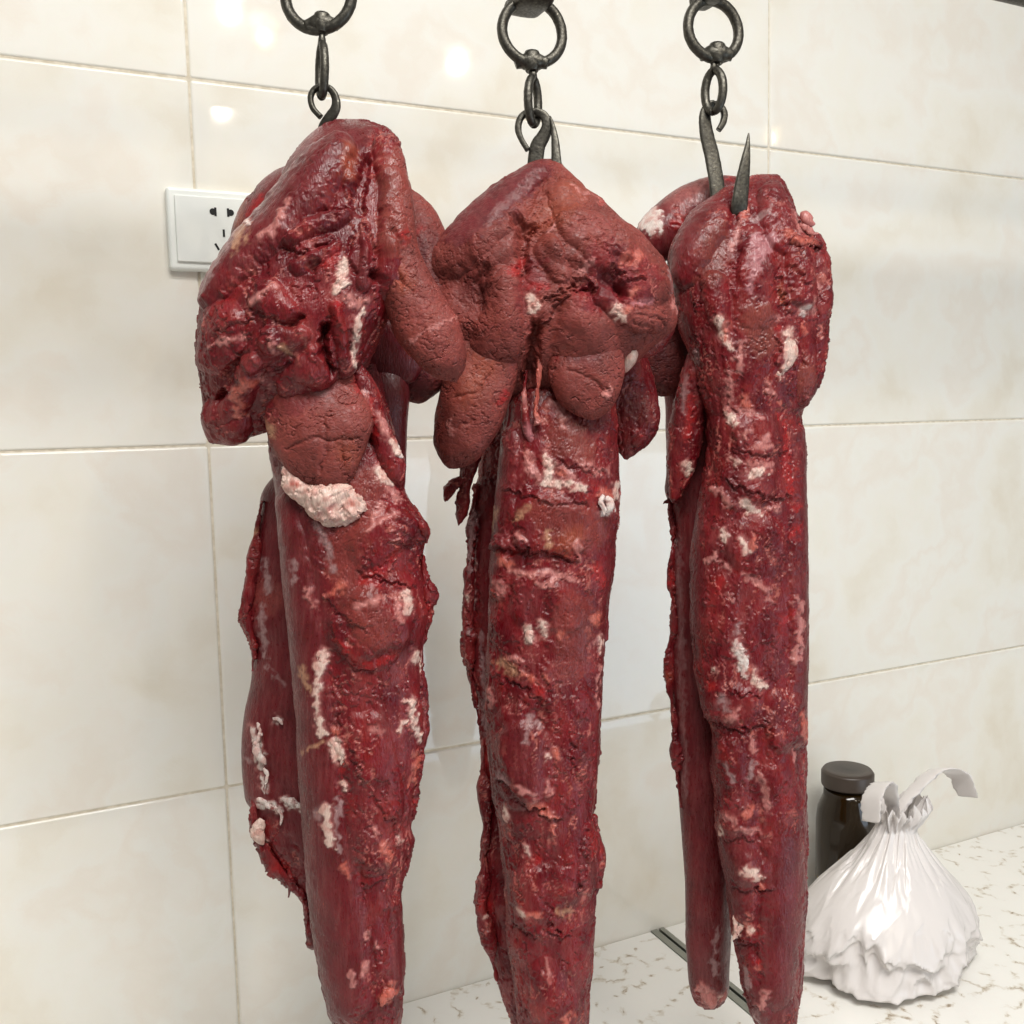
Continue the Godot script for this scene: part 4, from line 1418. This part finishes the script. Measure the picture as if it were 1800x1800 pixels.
	add_piece("body", f3, hang("306,1336,1366,0,1 310,1324,1374,0,6 318,1308,1382,1,11 332,1275,1388,3,15 348,1246,1393,5,19 370,1216,1399,7,23 400,1196,1422,9,27 440,1178,1444,11,31 480,1175,1450,12,33 520,1180,1446,12,34 560,1188,1440,12,34 600,1200,1438,11,34 640,1214,1434,10,33 680,1226,1424,8,32 720,1238,1412,6,31 740,1242,1411,5,31 800,1241,1414,4,31 850,1233,1416,4,31 900,1222,1418,4,31 950,1214,1419,4,31 1050,1212,1420,4,31 1150,1216,1420,4,31 1225,1228,1419,4,30 1255,1242,1418,4,30 1330,1250,1417,4,30 1440,1256,1420,4,29 1500,1263,1420,4,29 1560,1275,1420,4,28 1640,1286,1416,4,27 1700,1296,1411,4,26 1760,1311,1405,4,24 1800,1329,1400,4,21 1840,1345,1392,4,16 1866,1355,1380,3,8 1875,1362,1372,3,1"), t3, "rag", """
		lob 7 | 1256,385,32 1222,420,40 1200,480,30
		lob 8 | 1356,345,26 1366,380,34 1376,420,26
		lob 3 | 1320,420,24 1330,470,34 1330,540,40
		lob 5 | 1255,500,26 1265,560,20
		lob 6 | 1405,450,26 1412,520,24
		sil | 1250,350,20 1220,400,26 1195,460,20 1185,520,10
		sil 0.6 | 1350,330,24 1385,350,14
		crk 0.8 | 1260,420,25 1250,480,25
		crk | 1330,560,30 1340,600,30
		lob 3 | 1408,760,14 1406,1000,18 1406,1300,16
		lob 4 | 1280,1320,26 1296,1470,32 1305,1600,26
		lob 4 | 1372,1360,36 1378,1560,40 1362,1740,36
		lob 3 | 1320,1700,22 1335,1780,22
		lob 3 | 1300,780,56 1310,850,50
		sil | 1408,760,10 1412,900,13 1412,1100,14 1412,1300,12
		sil | 1225,900,10 1228,1000,12 1224,1100,8
		sil 0.8 | 1300,1480,34 1290,1600,20
		sil 0.8 | 1380,1500,36 1375,1650,36 1360,1780,30
		skn | 1328,425,12 1358,422,8
		skn | 1330,430,13 1328,460,11 1320,490,7 1315,510,4
		skn | 1350,430,10 1336,455,8
		pnk | 1300,393,5 1294,418,5 1288,436,4
		sal | 1312,368,6 1305,385,5
		mem | 1318,383,2 1348,380,2
		mem | 1348,368,2 1350,395,2
		shf 2.10 | 1298,360,5 1296,385,4
		shf 1.57 | 1300,440,4 1295,480,4
		shf 1.05 | 1345,350,2 1360,358,2
		pnk | 1390,385,8 1403,402,9 1425,402,8
		mem | 1400,415,8
		sal | 1378,418,5 1405,424,4 1430,420,4
		shf 2.62 | 1385,430,4 1410,434,5 1435,436,4
		shf 2.10 | 1372,480,4 1378,510,4 1382,545,4
		brn | 1375,500,3 1378,530,3
		shf 1.57 | 1390,470,4 1410,500,4
		fat | 1387,588,10 1385,608,7 1379,636,4 1374,662,2
		wht | 1412,546,7
		pnk | 1425,530,8 1422,545,7
		pnk | 1366,558,5
		red | 1370,575,5
		shf 2.10 | 1368,600,3 1366,640,3
		fat | 1264,562,6 1272,585,7 1282,610,6
		sal | 1278,570,6 1275,592,5
		pnk | 1295,625,5 1300,645,6 1305,600,3
		shf 1.57 | 1240,500,4 1225,540,4
		shf 1.57 | 1220,590,6 1230,640,6 1236,690,5
		mem | 1222,620,6 1218,650,4
		pnk | 1280,655,5 1285,675,6 1282,705,6 1278,728,7
		fat | 1280,730,7 1290,742,6
		sal | 1308,700,7 1315,715,7
		pnk | 1300,722,6 1320,725,6 1335,735,5
		red | 1372,728,6
		pnk | 1355,690,5 1350,672,4
		pnk | 1343,768,6 1330,785,5 1350,785,4
		pnk | 1310,770,4 1315,755,3
		fat | 1287,808,3 1297,812,3
		fat | 1320,835,8 1335,828,8
		pnk | 1310,815,4 1352,820,6
		pnk | 1255,860,5 1270,866,5 1280,885,5
		fat | 1308,885,8 1320,896,8 1335,900,4
		pnk | 1345,895,4 1370,893,4
		bmp 3 | 1330,770,40 1330,850,30
		bmp 2.5 | 1330,960,50
		shf 2.10 | 1280,845,2 1310,862,3 1350,878,4 1385,872,4
		shf 1.57 | 1290,790,3 1330,800,3 1375,795,3
		red | 1382,740,5 1384,800,5 1388,860,6
		red | 1396,890,7
		fat | 1272,935,7 1275,950,3
		fat | 1303,950,5 1310,968,6
		sal | 1322,960,5 1320,948,5
		red | 1398,925,6 1390,942,6
		pnk | 1265,990,4 1285,1000,4
		pnk | 1260,975,3 1240,985,3
		red | 1268,1020,7 1262,1040,6
		pnk | 1305,1010,4 1320,1020,5 1350,1040,6
		pnk | 1352,1055,6
		pnk | 1280,1045,3 1285,1055,3
		red | 1392,1078,6 1378,1090,6
		pnk | 1396,1050,3 1402,1090,3
		pnk | 1402,1060,3 1400,1130,4 1396,1160,4
		wht | 1295,1130,6 1301,1152,10 1306,1174,7 1309,1186,3
		fat | 1328,1180,5 1326,1195,5 1340,1205,7
		sal | 1318,1175,5
		fat | 1254,1178,6
		red | 1250,1205,8 1245,1195,6
		mem | 1300,1100,5 1293,1110,4
		bmp 3 | 1265,1235,30 1300,1240,30
		bmp 3.5 | 1375,1240,22 1372,1290,20 1370,1315,14
		shf 2.10 | 1248,1265,4 1270,1275,4 1310,1285,4 1340,1275,4
		shf 2.10 | 1350,1285,4 1358,1310,4
		shf 1.57 | 1290,1215,2 1330,1222,3
		mem | 1270,1225,7 1280,1245,6
		pnk | 1300,1245,5 1285,1262,5
		sal | 1405,1255,6 1410,1280,6 1412,1300,4
		pnk | 1400,1310,3 1395,1330,3
		pnk | 1320,1300,5 1325,1320,4
		mem | 1280,1340,3 1290,1370,3
		mem | 1325,1340,3 1318,1365,4
		pnk | 1335,1360,4 1345,1390,4 1350,1420,4
		pnk | 1280,1430,7 1295,1438,6
		sal | 1310,1430,6 1320,1420,5
		fat | 1268,1455,5 1270,1465,4
		pnk | 1300,1455,4 1330,1460,4
		shf 1.57 | 1285,1475,3 1330,1472,3
		bmp 2.5 | 1300,1430,30
		fat | 1312,1520,5 1325,1530,8 1332,1538,5
		shf 2.10 | 1298,1556,3 1325,1562,4 1345,1562,3
		bmp 3 | 1320,1525,24
		sal | 1337,1555,4
		sal | 1296,1612,3 1298,1630,5
		fat | 1296,1640,4 1285,1640,3
		sal | 1312,1622,4 1320,1636,5
		fat | 1321,1630,4
		red | 1335,1640,5
		shf 2.10 | 1300,1655,4 1330,1660,5
		red | 1332,1690,7
		sal | 1331,1700,4
		mem | 1312,1700,3 1320,1730,4
		pnk | 1345,1740,4 1340,1760,5
		mem | 1330,1775,4 1335,1790,4
		shf 1.57 | 1300,1730,2 1335,1770,3
		""")
	add_piece("right_flap", f3, lobe("1412,440,16,14,5 1408,480,32,20,11 1402,540,40,23,14 1405,610,38,22,15 1408,660,34,21,14 1408,695,24,20,9 1406,716,8,20,3 1405,720,1,20,1"), t3, "rag", """
		crk | 1400,660,36
		pnk | 1425,520,10 1428,545,9
		wht | 1412,546,7
		fat | 1388,588,9 1385,608,6 1380,636,4 1375,660,2
		sal | 1398,560,6 1415,580,5
		pit 3 | 1395,600,3 1415,640,3
		pit 3 | 1395,470,4 1400,510,4
		""")
	add_piece("left_flap", f3, lobe("1236,580,14,14,5 1226,650,27,11,9 1211,720,30,6,11 1203,780,28,3,10 1196,830,22,2,8 1188,866,11,1,5 1183,884,1.5,1,1"), t3, "rag", "mem 0.7 | 1205,660,3 1200,720,4\nfat | 1208,815,5 1210,828,6\nsil | 1190,730,12\nred | 1215,700,8 1208,770,8", {"wob": 1.4})
	# torn edges
	shreds(f1, t1, "690,780,706,806,7,22:wht 560,1175,566,1150,6,30:fat 592,1300,600,1345,7,30:fat 690,1738,668,1768,9,22:sal 665,1480,684,1520,6,27:sal")
	shreds(b1, t1 + 0.012, "455,1270,450,1315,3,-4:wht 452,1300,462,1345,6,-4:wht 462,1350,470,1395,3,-3:wht 450,1408,490,1418,4,-2:wht 486,1416,496,1450,3,-2:wht 498,1400,516,1420,3,-1:wht 515,1402,528,1422,3,-1:wht 500,1412,525,1408,2.5,-1:wht 480,1262,498,1272,4,-2:wht 458,1440,458,1485,11,-8:fat")
	shreds(f2, t2, "1062,870,1058,905,6,30:wht 1070,872,1068,902,5,28:wht 915,1588,935,1608,7,26:sal 940,1598,955,1612,7,26:red 928,1105,935,1130,8,31:fat 1155,530,1186,545,7,16:pnk")
	shreds(f3, t3, "1405,380,1434,392,9,26:pnk 1405,398,1440,408,8,26:pnk 1296,1610,1286,1655,4,24:fat 1304,1605,1300,1650,6,25:fat 1320,1600,1322,1648,5,26:sal 1332,1680,1330,1706,8,24:red 1298,1345,1285,1400,6,25:pnk 1296,1125,1306,1188,11,31:wht 1325,1180,1342,1210,9,29:fat 1385,590,1374,665,11,36:fat")
	shreds(b3, t3 + 0.012, "1178,872,1166,890,2.5,-12:drk 1265,1730,1268,1762,9,-14:pnk 1245,1735,1248,1774,11,-12:pnk")
	var fringe := {"wob": 2.6, "amp": 1.5, "step": 1.7}
	add_piece("torn_edge", f1, lobe("740,950,4,6,3 744,1000,9,6,5 752,1050,12,6,6 750,1090,11,6,6 742,1140,7,6,4 740,1190,8,6,5 742,1250,11,6,6 742,1300,11,6,6 732,1360,9,6,5 724,1410,12,6,6 720,1450,8,6,5 722,1490,7,6,4 712,1540,3,6,1"), t1, "rag", "red | 752,1065,6\nfat | 738,1150,4 735,1180,4\npnk | 742,1270,5\nsal | 735,1330,4\nred | 726,1412,9", fringe)
	add_piece("torn_edge", b1, lobe("462,880,3,-14,3 452,930,9,-14,5 446,985,8,-14,5 438,1040,11,-14,6 434,1090,12,-14,6 444,1135,7,-14,4 444,1180,3,-14,1"), t1 + 0.012, "rag", "tan | 448,935,9", fringe)
	add_piece("torn_edge", b1, lobe("448,1380,4,-14,3 445,1430,10,-14,5 460,1480,12,-12,6 488,1525,14,-12,6 515,1560,12,-12,6 535,1590,8,-12,5 545,1640,8,-12,4 550,1670,2,-12,1"), t1 + 0.012, "rag", "red | 490,1530,14", fringe)
	add_piece("torn_edge", b2, lobe("836,850,4,-16,3 832,900,9,-15,5 826,970,12,-14,6 824,1040,13,-14,6 824,1110,12,-14,6 823,1160,11,-14,5 832,1210,10,-14,5 842,1270,4,-14,2 846,1300,1,-14,1"), t2 + 0.012, "rag", "mem | 832,900,5 824,1000,6\nfat | 822,1050,6\nmem | 826,1110,5", fringe)
	add_piece("torn_edge", b2, lobe("850,1310,3,-14,2 854,1380,9,-13,5 854,1460,10,-12,6 850,1540,11,-11,6 844,1590,14,-10,8 850,1625,12,-10,7 862,1670,6,-10,4 876,1730,3,-10,1"), t2 + 0.012, "rag", "red | 845,1590,14\nfat | 856,1612,4\npnk | 840,1545,4", fringe)
	add_piece("torn_edge", f2, lobe("1082,840,3,4,3 1082,880,8,4,5 1080,930,6,4,4 1076,985,7,4,4 1072,1020,6,4,4 1064,1080,5,4,3 1060,1130,2,4,1"), t2, "rag", "pnk | 1086,870,5\nfat | 1082,925,4\nred | 1074,1005,7", fringe)
	add_piece("torn_edge", f2, lobe("1044,1430,2,4,2 1046,1470,9,4,5 1048,1510,11,4,6 1046,1550,8,4,4 1040,1600,2,4,1"), t2, "rag", "red | 1042,1490,8", fringe)
	add_piece("torn_edge", b3, lobe("1176,860,3,-16,2 1182,910,8,-15,4 1182,960,6,-14,4 1180,1000,9,-14,5 1182,1050,8,-14,4 1186,1100,4,-14,3 1180,1150,8,-14,4 1178,1200,10,-14,5 1186,1260,6,-14,4 1192,1330,7,-14,4 1194,1380,6,-14,3 1197,1420,2,-14,1"), t3 + 0.012, "rag", "red | 1178,1010,8 1182,1050,6\nbrn | 1176,1190,8", fringe)
	add_piece("torn_lip", f3, lobe("1362,412,4,34,3 1385,418,11,36,5 1410,424,12,36,5 1432,425,10,30,5 1446,432,5,24,3"), t3, "rag", "sal | 1380,420,8 1430,428,8\nred | 1410,432,5", {"wob": 1.6, "step": 1.6})
	add_piece("torn_flap", f3, lobe("1422,412,14,14,6 1436,455,24,18,9 1438,510,27,20,10 1434,560,28,20,10 1428,615,27,20,9 1424,660,22,20,7 1420,695,10,20,4 1418,708,2,20,1"), t3, "rag", "pnk | 1432,500,9 1424,545,9\nwht | 1414,546,6", {"wob": 2.2, "amp": 1.3})
	build_jobs()
